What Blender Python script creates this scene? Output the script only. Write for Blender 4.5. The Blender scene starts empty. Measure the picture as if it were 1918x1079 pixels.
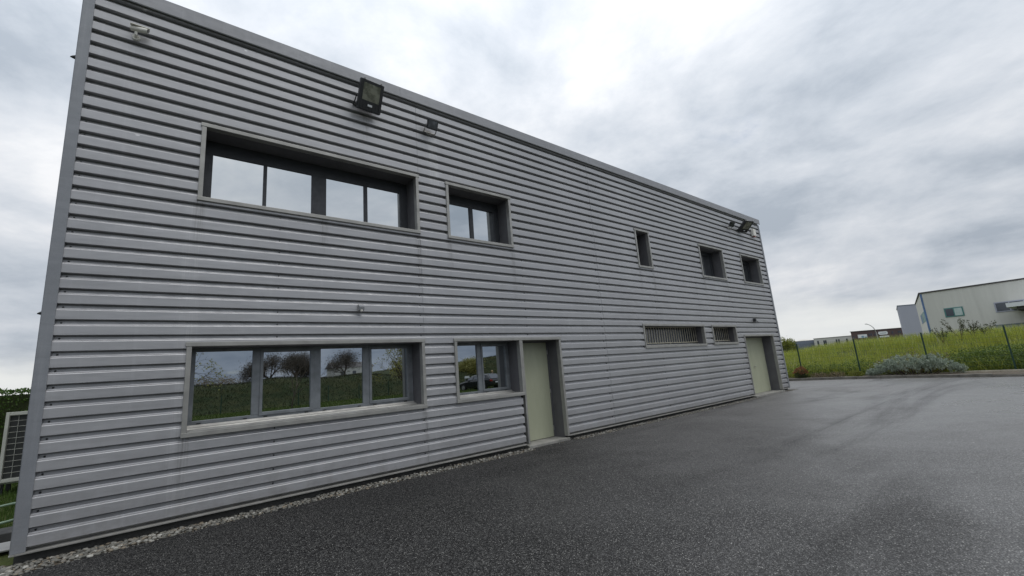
import bpy, math, random
from mathutils import Matrix, Vector, noise as mnoise
random.seed(7)
R = math.radians
sc = bpy.context.scene
col = sc.collection

# ------------------------------------------------------------------ camera
cd = bpy.data.cameras.new('camera'); cam = bpy.data.objects.new('camera', cd); col.objects.link(cam)
cd.sensor_width = 36.0; cd.lens = 36.0 * 810.1 / 1918.0
cd.clip_start = 0.05; cd.clip_end = 3000
_yaw, _pit, _rol = 0.685454624, 0.193040444, -0.078347592
_f = Vector((math.sin(_yaw)*math.cos(_pit), math.cos(_yaw)*math.cos(_pit), math.sin(_pit)))
_r0 = Vector((math.cos(_yaw), -math.sin(_yaw), 0)); _u0 = _r0.cross(_f)
_r = _r0*math.cos(_rol) + _u0*math.sin(_rol); _u = -_r0*math.sin(_rol) + _u0*math.cos(_rol)
cam.matrix_world = Matrix(((_r.x, _u.x, -_f.x, 0.0), (_r.y, _u.y, -_f.y, -7.688), (_r.z, _u.z, -_f.z, 1.512), (0, 0, 0, 1)))
sc.camera = cam

# ------------------------------------------------------------------ node helper
class NT:
    def __init__(s, tree): s.t = tree; s.n = tree.nodes; s.l = tree.links
    def node(s, typ, **kw):
        nd = s.n.new(typ)
        for k, v in kw.items():
            if k.startswith('_'): setattr(nd, k[1:], v)
        return nd
    def put(s, sock, v):
        if v is None: return
        if hasattr(v, 'is_output'): s.l.new(v, sock)
        else:
            if hasattr(sock.default_value, '__len__') and not hasattr(v, '__len__'): v = [v]*len(sock.default_value)
            if hasattr(v, '__len__') and len(v) == 3 and len(sock.default_value) == 4: v = (*v, 1)
            sock.default_value = v
    def math(s, op, a, b=None, c=None, clamp=False):
        nd = s.n.new('ShaderNodeMath'); nd.operation = op; nd.use_clamp = clamp
        s.put(nd.inputs[0], a); s.put(nd.inputs[1], b); s.put(nd.inputs[2], c); return nd.outputs[0]
    def mix(s, f, a, b, mode='MIX'):
        nd = s.n.new('ShaderNodeMix'); nd.data_type = 'RGBA'; nd.blend_type = mode
        s.put(nd.inputs[0], f); s.put(nd.inputs[6], a); s.put(nd.inputs[7], b); return nd.outputs[2]
    def noise(s, vec, scale, detail=4, rough=0.5, dist=0.0):
        nd = s.n.new('ShaderNodeTexNoise'); s.put(nd.inputs['Vector'], vec)
        nd.inputs['Scale'].default_value = scale; nd.inputs['Detail'].default_value = detail
        nd.inputs['Roughness'].default_value = rough; nd.inputs['Distortion'].default_value = dist
        return nd.outputs['Fac']
    def voro(s, vec, scale, feature='F1', rnd=1.0):
        nd = s.n.new('ShaderNodeTexVoronoi'); nd.feature = feature; s.put(nd.inputs['Vector'], vec)
        nd.inputs['Scale'].default_value = scale; nd.inputs['Randomness'].default_value = rnd; return nd.outputs
    def ramp(s, f, stops, interp='LINEAR'):
        nd = s.n.new('ShaderNodeValToRGB'); s.put(nd.inputs[0], f); cr = nd.color_ramp; cr.interpolation = interp
        while len(cr.elements) < len(stops): cr.elements.new(0.5)
        for e, (p, c) in zip(cr.elements, stops):
            e.position = p; e.color = (*c, 1) if hasattr(c, '__len__') else (c, c, c, 1)
        return nd.outputs[0]
    def rng(s, v, a, b, c=0.0, d=1.0, smooth=True):
        nd = s.n.new('ShaderNodeMapRange'); nd.clamp = True
        nd.interpolation_type = 'SMOOTHSTEP' if smooth else 'LINEAR'
        s.put(nd.inputs[0], v); nd.inputs[1].default_value = a; nd.inputs[2].default_value = b
        nd.inputs[3].default_value = c; nd.inputs[4].default_value = d; return nd.outputs[0]
    def mapping(s, vec, scale=(1, 1, 1), rot=(0, 0, 0), loc=(0, 0, 0)):
        nd = s.n.new('ShaderNodeMapping'); s.put(nd.inputs[0], vec)
        nd.inputs['Scale'].default_value = scale; nd.inputs['Rotation'].default_value = rot
        nd.inputs['Location'].default_value = loc; return nd.outputs[0]
    def obj(s): return s.n.new('ShaderNodeTexCoord').outputs['Object']
    def xyz(s, v):
        nd = s.n.new('ShaderNodeSeparateXYZ'); s.put(nd.inputs[0], v); return nd.outputs
    def bump(s, h, strength, dist, normal=None):
        nd = s.n.new('ShaderNodeBump'); s.put(nd.inputs['Height'], h); s.put(nd.inputs['Normal'], normal) if normal else None
        nd.inputs['Strength'].default_value = strength; nd.inputs['Distance'].default_value = dist; return nd.outputs[0]

# ------------------------------------------------------------------ world: overcast sky
SUN_EL, SUN_AZ = R(66), R(150)      # azimuth clockwise from +Y
world = bpy.data.worlds.new('World'); sc.world = world; world.use_nodes = True
W = NT(world.node_tree); W.n.clear()
sky = W.n.new('ShaderNodeTexSky'); sky.sky_type = 'NISHITA'; sky.sun_disc = False
sky.sun_elevation = SUN_EL; sky.sun_rotation = SUN_AZ; sky.air_density = 1.0; sky.dust_density = 1.5
d = W.n.new('ShaderNodeTexCoord').outputs['Generated']
dx, dy, dz = W.xyz(d)
den = W.math('ADD', W.math('MAXIMUM', dz, 0.0), 0.16)
cmb = W.n.new('ShaderNodeCombineXYZ')
W.put(cmb.inputs[0], W.math('DIVIDE', dx, den)); W.put(cmb.inputs[1], W.math('DIVIDE', dy, den))
pl = W.mapping(cmb.outputs[0], rot=(0, 0, R(28)))           # streets of cloud run away to the north east
p1 = W.mapping(pl, scale=(1.0, 0.78, 1), loc=(12.4, 5.1, 0))
n1 = W.noise(p1, 0.9, 10, 0.60, 0.35)
p2 = W.mapping(pl, scale=(1.0, 0.9, 1), loc=(7.4, 0.3, 0))
n2 = W.noise(p2, 2.4, 10, 0.62, 0.2)
cl = W.math('ADD', W.math('MULTIPLY', n1, 0.66), W.math('MULTIPLY', n2, 0.34))
n3 = W.math('ADD', W.math('MULTIPLY', W.noise(W.mapping(d, scale=(2.6, 2.6, 4.6), loc=(8, 5, 2)), 1.0, 9, 0.56, 0.3), 0.8), W.math('MULTIPLY', n2, 0.2))
lowm = W.node('ShaderNodeMix'); lowm.data_type = 'FLOAT'
W.put(lowm.inputs[0], W.rng(dz, 0.10, 0.55, 0.85, 0.15)); W.put(lowm.inputs[2], cl); W.put(lowm.inputs[3], n3)
cl = lowm.outputs[0]
ccol = W.ramp(cl, [(0.40, (0.36, 0.405, 0.465)), (0.47, (0.485, 0.525, 0.58)), (0.53, (0.585, 0.615, 0.66)), (0.61, (0.745, 0.755, 0.775))])
# CIE overcast rise towards the zenith
el = W.math('MAXIMUM', dz, 0.0)
ccol = W.mix(1.0, ccol, W.ramp(W.rng(el, 0.0, 1.0, smooth=False), [(0.0, 0.80), (0.25, 0.95), (0.5, 1.12), (1.0, 1.7)]), 'MULTIPLY')
# pale far-off band above the horizon with ragged cumulus tops
hz = W.mapping(d, scale=(5, 5, 16))
hb = W.math('ADD', dz, W.math('MULTIPLY', W.math('SUBTRACT', W.noise(hz, 1.0, 6, 0.6), 0.5), 0.12))
hmask = W.rng(hb, 0.03, 0.12, 1.0, 0.0)
hcol = W.mix(W.noise(W.mapping(d, scale=(3, 3, 14)), 1.6, 5, 0.6), (0.62, 0.64, 0.65), (0.76, 0.76, 0.72))
side = W.math('ADD', W.math('MULTIPLY', dx, 0.35), W.math('MULTIPLY', dy, 0.94))   # the front has cleared to the north only
hmask = W.math('MULTIPLY', hmask, W.rng(side, -0.5, 0.0, 0.0, 0.85))
ccol = W.mix(W.math('MULTIPLY', W.rng(dz, 0.05, 0.4, 1, 0), W.rng(side, -0.1, -0.6)), ccol, W.mix(1.0, ccol, (0.54, 0.58, 0.645), 'MULTIPLY'))   # slate rain cloud low in the south
ccol = W.mix(hmask, ccol, hcol)
ccol10 = W.mix(1.0, ccol, (10, 10, 10), 'MULTIPLY')
gap = W.rng(W.noise(W.mapping(pl, loc=(1.0, 9.0, 0)), 1.1, 7, 0.6), 0.60, 0.74, 0.0, 0.55)
tot = W.mix(gap, ccol10, sky.outputs[0])
bg = W.n.new('ShaderNodeBackground'); W.put(bg.inputs[0], tot); bg.inputs[1].default_value = 0.1
wo = W.n.new('ShaderNodeOutputWorld'); W.l.new(bg.outputs[0], wo.inputs[0])

# ------------------------------------------------------------------ sun behind the clouds
sl = bpy.data.lights.new('sun', 'SUN'); sl.energy = 0.8; sl.angle = R(40); sl.color = (1.0, 0.97, 0.93)
sun = bpy.data.objects.new('sun', sl); col.objects.link(sun)
sdir = Vector((math.sin(SUN_AZ)*math.cos(SUN_EL), math.cos(SUN_AZ)*math.cos(SUN_EL), math.sin(SUN_EL)))
sun.rotation_euler = sdir.to_track_quat('Z', 'Y').to_euler(); sun.location = (0, -20, 30)

sc.view_settings.view_transform = 'Standard'; sc.view_settings.look = 'None'
sc.view_settings.exposure = 0.30; sc.view_settings.gamma = 1.0; sc.view_settings.use_curve_mapping = False
sc.render.engine = 'CYCLES'
sc.cycles.use_denoising = True
sc.cycles.max_bounces = 8

# ------------------------------------------------------------------ materials
MATS = {}
def newmat(name):
    m = bpy.data.materials.new(name); m.use_nodes = True; MATS[name] = m
    t = NT(m.node_tree); b = t.n['Principled BSDF']; return m, t, b
def simple(name, c, rough=0.6, metal=0.0, spec=0.5, var=0.12, vscale=6.0, bump=0.0, bscale=60, emit=None):
    m, t, b = newmat(name); v = t.obj()
    n = t.noise(v, vscale, 5, 0.6)
    t.put(b.inputs['Base Color'], t.mix(t.rng(n, 0.25, 0.75), tuple(x*(1-var) for x in c), tuple(min(1, x*(1+var)) for x in c)))
    t.put(b.inputs['Roughness'], t.rng(t.noise(v, vscale*2.3, 4), 0.3, 0.7, max(0.02, rough-0.07), min(1, rough+0.07)))
    b.inputs['Metallic'].default_value = metal; b.inputs['Specular IOR Level'].default_value = spec
    if bump: t.put(b.inputs['Normal'], t.bump(t.noise(v, bscale, 4), bump, 0.01))
    return m

def mat_cladding(name, base, rough=0.42, metal=0.3):
    m, t, b = newmat(name); v = t.obj(); x, y, z = t.xyz(v)
    grain = t.noise(v, 140, 3, 0.6)
    big = t.noise(t.mapping(v, scale=(0.5, 1, 0.9)), 1.0, 5, 0.6)
    c = t.mix(t.rng(big, 0.3, 0.7), tuple(k*0.93 for k in base), tuple(k*1.06 for k in base))
    # rain-washed vertical streaks
    st = t.noise(t.mapping(v, scale=(9, 1, 0.28)), 1.0, 5, 0.65)
    c = t.mix(t.rng(st, 0.52, 0.80, 0.0, 0.15), c, (0.62, 0.63, 0.64))
    fine = t.noise(t.mapping(v, scale=(38, 1, 0.9)), 1.0, 4, 0.7)
    c = t.mix(t.rng(fine, 0.58, 0.85, 0.0, 0.20), c, (0.20, 0.20, 0.21))
    # washed bands beside the sheet joints
    for xc, hw, z0, z1, amt in ((0.24, 0.16, 0.0, 4.4, 0.20), (4.12, 0.20, 0.2, 4.4, 0.16), (4.36, 0.16, 5.5, 6.82, 0.55), (10.9, .22, 0, 7, .12), (14.3, .3, 0, 5, .14), (18.1, .25, 4.8, 6.8, .25)):
        mx = t.math('MULTIPLY', t.rng(t.math('ABSOLUTE', t.math('SUBTRACT', x, xc)), hw*0.4, hw, 1, 0),
                    t.math('MULTIPLY', t.rng(z, z0-.3, z0+.3), t.rng(z, z1-.05, z1+.05, 1, 0)))
        drip = t.rng(t.noise(t.mapping(v, scale=(55, 1, 1.6)), 1.0, 3, 0.6), 0.48, 0.66, 0.25, 1.0)
        c = t.mix(t.math('MULTIPLY', t.math('MULTIPLY', mx, drip), amt), c, (0.66, 0.66, 0.65))
    # grime running down from the corners of the window surrounds
    drips = None
    for xc, z0, z1 in ((.30, 3.3, 4.45), (3.94, 2.9, 4.45), (4.67, 3.2, 4.45), (6.40, 2.8, 4.45), (.29, 0, .98), (3.95, 0, .98), (2.1, 3.6, 4.45), (11.5, 3.2, 4.44), (12.22, 2.9, 4.44), (15.5, 3.3, 4.44), (17.27, 2.9, 4.44), (18.9, 3.4, 4.46), (20.7, 3.0, 4.46), (2.87, 6.0, 6.8)):
        w_ = t.math('MULTIPLY', t.rng(t.math('ABSOLUTE', t.math('SUBTRACT', x, xc)), 0.0, 0.10, 1, 0), t.math('MULTIPLY', t.rng(z, z0, z1, 0, 1), t.math('LESS_THAN', z, z1)))
        drips = w_ if drips is None else t.math('MAXIMUM', drips, w_)
    drips = t.math('MULTIPLY', drips, t.rng(t.noise(t.mapping(v, scale=(48, 1, 1.2)), 1.0, 3, .6), .42, .62, .1, .6))
    c = t.mix(drips, c, (0.13, 0.125, 0.115))
    # splash dirt low on the wall
    low = t.math('MULTIPLY', t.rng(z, -0.1, 0.75, 1, 0), t.rng(t.noise(t.mapping(v, scale=(3, 1, 2)), 2.0, 5, .7), 0.35, 0.75, 0.0, 0.35))
    c = t.mix(low, c, (0.22, 0.21, 0.19))
    # scattered pale scratches
    sv = t.voro(t.mapping(v, scale=(1.1, 1, 2.2)), 1.0)
    sc_ = t.math('MULTIPLY', t.rng(sv['Distance'], 0.02, 0.035, 1, 0), 0.6)
    c = t.mix(sc_, c, (0.8, 0.8, 0.8))
    c = t.mix(t.rng(grain, 0.35, 0.7, 0.0, 0.10), c, (0.5, 0.5, 0.52))
    t.put(b.inputs['Base Color'], c)
    b.inputs['Metallic'].default_value = metal
    t.put(b.inputs['Roughness'], t.rng(t.noise(v, 7, 5, .6), 0.3, 0.7, rough-0.08, rough+0.10))
    t.put(b.inputs['Normal'], t.bump(t.noise(t.mapping(v, scale=(1.2, 1, 5)), 1.3, 3), 0.28, 0.02, t.bump(grain, 0.05, 0.002)))
    return m
M_clad = mat_cladding('ribbed_metal_paint', (0.385, 0.386, 0.396), 0.40, 0.35)
M_trim = mat_cladding('corner_metal_paint', (0.225, 0.237, 0.255), 0.5, 0.2)
M_cap = mat_cladding('cap_metal_paint', (0.27, 0.275, 0.29), 0.5, 0.2)
M_frame = simple('surround_metal', (0.33, 0.325, 0.305), 0.42, 0.35, var=0.16, vscale=3.0, bump=0.04)
M_reveal = simple('reveal_metal', (0.115, 0.113, 0.12), 0.6, 0.0, var=0.12, vscale=3)
M_updark = simple('dark_window_frame', (0.035, 0.038, 0.044), 0.5, 0.1)
M_alu = simple('window_aluminium', (0.215, 0.23, 0.245), 0.40, 0.35, var=0.2, vscale=5)
M_dark = simple('dark_recess', (0.035, 0.037, 0.04), 0.8)
M_black = simple('black_housing', (0.022, 0.023, 0.026), 0.45)
M_steel = simple('bracket_steel', (0.36, 0.35, 0.34), 0.45, 0.6)
M_white = simple('white_plastic', (0.72, 0.70, 0.64), 0.45)
M_bars = simple('galvanised_bar', (0.44, 0.41, 0.33), 0.5, 0.3, var=0.25, vscale=9)
M_conc = simple('concrete', (0.24, 0.235, 0.215), 0.85, var=0.3, vscale=5, bump=0.35)
M_plinth = simple('plinth_render', (0.07, 0.07, 0.066), 0.9, var=0.3, vscale=4, bump=0.3)

def mat_glass():
    m, t, b = newmat('solar_glass'); v = t.obj()
    b.inputs['Base Color'].default_value = (0.58, 0.61, 0.63, 1); b.inputs['Metallic'].default_value = 1.0
    t.put(b.inputs['Roughness'], t.rng(t.noise(v, 3, 4), 0.4, 0.8, 0.004, 0.03))
    t.put(b.inputs['Normal'], t.bump(t.noise(v, 1.1, 2), 0.05, 0.01))
    return m
M_glass = mat_glass()
def mat_door():
    m, t, b = newmat('pale_green_door_paint'); v = t.obj()
    n = t.noise(t.mapping(v, scale=(6, 1, 1.2)), 1.0, 6, 0.65)
    c = t.mix(t.rng(n, 0.3, 0.7), (0.39, 0.405, 0.29), (0.43, 0.445, 0.325))
    c = t.mix(t.rng(t.noise(v, 60, 3), 0.5, 0.8, 0, 0.12), c, (0.48, 0.48, 0.37))
    t.put(b.inputs['Base Color'], c); b.inputs['Roughness'].default_value = 0.38
    t.put(b.inputs['Normal'], t.bump(t.noise(v, 30, 4), 0.08, 0.004))
    return m
M_door = mat_door()

SEAM = ((11.118, -4.225), (17.450, -4.207))
def mat_asphalt():
    m, t, b = newmat('wet_asphalt'); v = t.obj(); x, y, z = t.xyz(v)
    chip = t.voro(v, 80); chip2 = t.voro(v, 150)
    chipc = t.xyz(chip['Color'])[0]; chip2c = t.xyz(chip2['Color'])[1]
    big = t.noise(v, 0.35, 6, 0.6, 0.4); med = t.noise(v, 2.2, 6, 0.65)
    clump = t.noise(v, 26, 3, 0.7)
    base = t.mix(t.math('POWER', chipc, 1.5), (0.0135, 0.0132, 0.0128), (0.15, 0.147, 0.139))
    base = t.mix(t.rng(clump, 0.42, 0.60, 0.75, 0.0), base, (0.010, 0.010, 0.0105))
    pit = t.rng(chip['Distance'], 0.33, 0.60)
    base = t.mix(t.math('MULTIPLY', pit, 0.85), base, (0.004, 0.004, 0.0042))
    base = t.mix(t.rng(med, 0.35, 0.7, 0, 0.3), base, (0.028, 0.0275, 0.026))
    pale = t.math('MULTIPLY', t.rng(chipc, 0.90, 0.99), t.rng(chip['Distance'], 0.15, 0.4, 1, 0))
    base = t.mix(t.math('MULTIPLY', pale, 0.95), base, (0.55, 0.54, 0.49))
    pale2 = t.math('MULTIPLY', t.rng(chip2c, 0.88, 0.97), t.rng(chip2['Distance'], 0.25, 0.5, 1, 0))
    base = t.mix(t.math('MULTIPLY', pale2, 0.7), base, (0.30, 0.295, 0.27))
    # drying / worn wheel tracks running along the building
    tr = t.noise(t.mapping(v, scale=(0.085, 0.5, 1), rot=(0, 0, R(-6))), 1.0, 5, 0.55, 0.5)
    dry = t.rng(tr, 0.47, 0.68)
    base = t.mix(t.math('MULTIPLY', dry, 0.35), base, (0.016, 0.0162, 0.017))
    # grazing sky sheen painted into the base colour, growing towards the far side
    sheen_tint = t.math('MULTIPLY', t.rng(t.math('ADD', t.math('SUBTRACT', x, t.math('MULTIPLY', y, 1.1)), t.math('MULTIPLY', t.math('SUBTRACT', big, 0.5), 9.0)), 4.0, 23.0), t.math('SUBTRACT', 1.0, t.math('MULTIPLY', dry, 0.6)))
    base = t.mix(t.math('MULTIPLY', sheen_tint, 0.75), base, t.mix(1.0, base, (2.6, 2.6, 2.65), 'MULTIPLY'))
    base = t.mix(t.math('MULTIPLY', sheen_tint, 0.45), base, (0.29, 0.285, 0.28))
    # laying joint between two passes of the paver
    jx, jy = SEAM
    (ax, ay), (bx_, by_) = jx, jy
    L_ = math.hypot(bx_-ax, by_-ay); nx_, ny_ = -(by_-ay)/L_, (bx_-ax)/L_
    dist = t.math('ABSOLUTE', t.math('ADD', t.math('ADD', t.math('MULTIPLY', x, nx_), t.math('MULTIPLY', y, ny_)), t.math('ADD', -(ax*nx_+ay*ny_), t.math('MULTIPLY', t.math('SUBTRACT', t.noise(v, 1.6, 4, .7), .5), .10))))
    joint = t.math('MULTIPLY', t.rng(dist, 0.015, 0.035, 1, 0), t.math('MULTIPLY', t.rng(x, 8.0, 12.0), t.rng(t.noise(v, .6, 4, .6), .35, .65, 0.1, 0.55)))
    base = t.mix(joint, base, (0.008, 0.008, 0.008))
    t.put(b.inputs['Base Color'], base)
    wet = t.math('ADD', t.math('MULTIPLY', t.math('SUBTRACT', 0.5, big), 0.7), t.math('MULTIPLY', dry, 0.20))
    rough = t.math('ADD', t.rng(x, 2.0, 20.0, 0.50, 0.30), wet)
    rough = t.math('ADD', rough, t.rng(y, -5.5, -0.5, 0.0, 0.24))
    t.put(b.inputs['Roughness'], t.math('MINIMUM', t.math('MAXIMUM', rough, 0.20), 0.85))
    t.put(b.inputs['Specular IOR Level'], t.mix(t.math('MAXIMUM', pit, t.rng(clump, 0.40, 0.58, 0.8, 0.0)), (0.85, 0.85, 0.85), (0.10, 0.10, 0.10)))
    h = t.math('ADD', t.math('MULTIPLY', t.math('SUBTRACT', 1.0, chip['Distance']), 0.7), t.math('MULTIPLY', chipc, 0.45))
    h = t.math('ADD', h, t.math('MULTIPLY', t.math('SUBTRACT', 1.0, chip2['Distance']), 0.25))
    h = t.math('MULTIPLY', h, t.rng(t.math('ADD', x, t.math('MULTIPLY', big, 6.0)), 4.0, 24.0, 1.0, 0.22))   # worn smooth towards the far end
    t.put(b.inputs['Normal'], t.bump(h, 0.7, 0.009))
    return m
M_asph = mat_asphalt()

def mat_ground():
    m, t, b = newmat('ground_turf'); v = t.obj()
    n = t.noise(v, 0.9, 7, 0.65); f = t.noise(v, 18, 5, 0.7)
    c = t.mix(t.rng(n, 0.3, 0.7), (0.045, 0.062, 0.016), (0.095, 0.115, 0.030))
    c = t.mix(t.rng(f, 0.4, 0.75, 0, 0.5), c, (0.05, 0.055, 0.022))
    gy = t.xyz(v)[1]
    c = t.mix(t.math('MULTIPLY', t.rng(gy, -31.0, -34.0), 0.9), c, t.mix(t.rng(n, .4, .6), (0.020, 0.031, 0.010), (0.038, 0.042, 0.016)))   # coarse rank grass on the bank
    t.put(b.inputs['Base Color'], c); b.inputs['Roughness'].default_value = 0.95; b.inputs['Specular IOR Level'].default_value = 0.2
    t.put(b.inputs['Normal'], t.bump(f, 0.8, 0.06))
    return m
M_ground = mat_ground()
M_soil = simple('bed_soil', (0.085, 0.07, 0.05), 0.95, var=0.4, vscale=7, bump=0.9, bscale=25)
M_kerb = simple('kerb_concrete', (0.16, 0.15, 0.13), 0.85, var=0.35, vscale=3, bump=0.4)
M_edge = simple('edging_concrete', (0.42, 0.38, 0.30), 0.85, var=0.25, vscale=3, bump=0.3)

def mat_leaf(name, c0, c1, c2=None, rough=0.55, trans=0.25):
    m, t, b = newmat(name)
    g = t.n.new('ShaderNodeNewGeometry').outputs['Random Per Island']
    v = t.obj(); n = t.noise(v, 1.3, 4, .6)
    c = t.mix(g, c0, c1)
    if c2: c = t.mix(t.rng(n, 0.42, 0.62), c, c2)
    t.put(b.inputs['Base Color'], c); b.inputs['Roughness'].default_value = rough; b.inputs['Specular IOR Level'].default_value = 0.3
    tr = t.n.new('ShaderNodeBsdfTranslucent'); t.put(tr.inputs[0], c)
    mx = t.n.new('ShaderNodeMixShader'); mx.inputs[0].default_value = trans
    t.l.new(b.outputs[0], mx.inputs[1]); t.l.new(tr.outputs[0], mx.inputs[2])
    t.l.new(mx.outputs[0], t.n['Material Output'].inputs[0])
    return m
M_grass = mat_leaf('tall_grass', (0.17, 0.255, 0.035), (0.43, 0.45, 0.10), (0.32, 0.34, 0.05), trans=0.4)
M_turf = mat_leaf('lawn_blades', (0.05, 0.10, 0.02), (0.12, 0.19, 0.04), trans=0.3)
M_bankgrass = mat_leaf('bank_grass', (0.016, 0.024, 0.009), (0.036, 0.048, 0.015), (0.032, 0.030, 0.012), trans=0.2)
M_verge = mat_leaf('verge_grass', (0.05, 0.085, 0.016), (0.09, 0.13, 0.025), trans=0.2)
M_twig = mat_leaf('bare_twigs', (0.05, 0.042, 0.034), (0.10, 0.085, 0.065), trans=0.0)
M_hedge = mat_leaf('hedge_leaf', (0.04, 0.085, 0.016), (0.10, 0.18, 0.03))
M_bramble = mat_leaf('bramble_leaf', (0.055, 0.10, 0.016), (0.15, 0.21, 0.04))
M_juniper = mat_leaf('juniper_needles', (0.21, 0.26, 0.20), (0.47, 0.53, 0.44), trans=0.1)
M_red = mat_leaf('red_tip_leaf', (0.18, 0.06, 0.03), (0.30, 0.13, 0.055))
M_darkleaf = mat_leaf('dark_leaf', (0.03, 0.045, 0.015), (0.06, 0.075, 0.022))
M_yellowleaf = mat_leaf('yellow_green_leaf', (0.14, 0.17, 0.03), (0.24, 0.25, 0.04))
M_dry = mat_leaf('dry_twigs', (0.16, 0.13, 0.08), (0.25, 0.2, 0.12))
M_spring = mat_leaf('spring_leaf', (0.17, 0.17, 0.04), (0.33, 0.31, 0.10))
M_flower = mat_leaf('pale_seed_heads', (0.45, 0.42, 0.30), (0.6, 0.58, 0.48))
M_bark = simple('bark', (0.075, 0.06, 0.045), 0.9, var=0.3, vscale=8)
M_stem = simple('weed_stem', (0.10, 0.075, 0.04), 0.9)
M_green = simple('fence_green', (0.012, 0.045, 0.028), 0.45)
M_hose = simple('hose_plastic', (0.36, 0.48, 0.36), 0.4)

def mat_pebble(name, island):
    m, t, b = newmat(name)
    r = t.n.new('ShaderNodeNewGeometry').outputs['Random Per Island'] if island else t.n.new('ShaderNodeObjectInfo').outputs['Random']
    c = t.ramp(r, [(0.0, (0.055, 0.055, 0.05)), (0.3, (0.12, 0.117, 0.10)), (0.6, (0.155, 0.15, 0.135)), (0.75, (0.18, 0.145, 0.10)), (0.88, (0.24, 0.235, 0.21)), (1.0, (0.42, 0.41, 0.37))])
    v = t.obj()
    c = t.mix(t.rng(t.noise(v, 60, 5, .7), 0.4, 0.75, 0, 0.5), c, (0.16, 0.15, 0.13))
    t.put(b.inputs['Base Color'], c); b.inputs['Roughness'].default_value = 0.6
    return m
M_peb = mat_pebble('pebble_stone', False); M_peb2 = mat_pebble('pebble_stones', True)

# far buildings
def mat_render(name, c, streak=0.2):
    m, t, b = newmat(name); v = t.obj()
    st = t.noise(t.mapping(v, scale=(0.9, 0.9, 0.08)), 1.0, 6, 0.65)
    cc = t.mix(t.rng(st, 0.35, 0.7), tuple(k*(1-streak) for k in c), c)
    t.put(b.inputs['Base Color'], cc); b.inputs['Roughness'].default_value = 0.8
    return m
M_cream = mat_render('cream_render', (0.62, 0.615, 0.57), 0.12)
M_lilac = mat_render('lilac_sheeting', (0.37, 0.385, 0.45), 0.06)
M_brown = mat_render('brown_cladding', (0.095, 0.062, 0.062), 0.1)
M_pale = mat_render('pale_render', (0.58, 0.575, 0.54), 0.1)
M_bluegrey = mat_render('blue_grey_sheeting', (0.17, 0.20, 0.25), 0.1)
M_bluepaint = simple('blue_trim', (0.085, 0.16, 0.31), 0.5, var=.25, vscale=1.0)
M_teal = simple('teal_frame', (0.06, 0.20, 0.19), 0.5)
M_sign = simple('sign_white', (0.70, 0.72, 0.74), 0.5, var=0.05)
M_signblue = simple('sign_blue', (0.18, 0.30, 0.42), 0.5)
M_signgrey = simple('sign_grey', (0.30, 0.34, 0.38), 0.5)
M_farglass = simple('far_window_glass', (0.06, 0.07, 0.09), 0.12, spec=0.8)
M_curtain = simple('curtain_window', (0.45, 0.55, 0.53), 0.3)
M_roof = simple('dark_roof', (0.06, 0.055, 0.055), 0.7)
M_galv = simple('lamp_galvanised', (0.45, 0.46, 0.47), 0.5, 0.3)
M_carpaint = simple('car_paint', (0.012, 0.013, 0.016), 0.15, spec=0.8)
M_tyre = simple('tyre_rubber', (0.02, 0.02, 0.02), 0.85)
M_alloy = simple('alloy_rim', (0.45, 0.45, 0.46), 0.3, 0.7)
M_redlamp = simple('tail_lamp', (0.25, 0.012, 0.012), 0.2)
M_skin = simple('skin', (0.46, 0.29, 0.21), 0.5)
M_jacket = simple('dark_jacket', (0.02, 0.022, 0.027), 0.8)
M_trouser = simple('dark_trousers', (0.03, 0.034, 0.045), 0.85)
M_hair = simple('blond_hair', (0.34, 0.24, 0.11), 0.6)
M_hair2 = simple('brown_hair', (0.06, 0.04, 0.025), 0.6)
M_grill = simple('condenser_fins', (0.05, 0.052, 0.05), 0.5, 0.3)
M_cream2 = simple('unit_casing', (0.58, 0.58, 0.52), 0.5)

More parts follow.
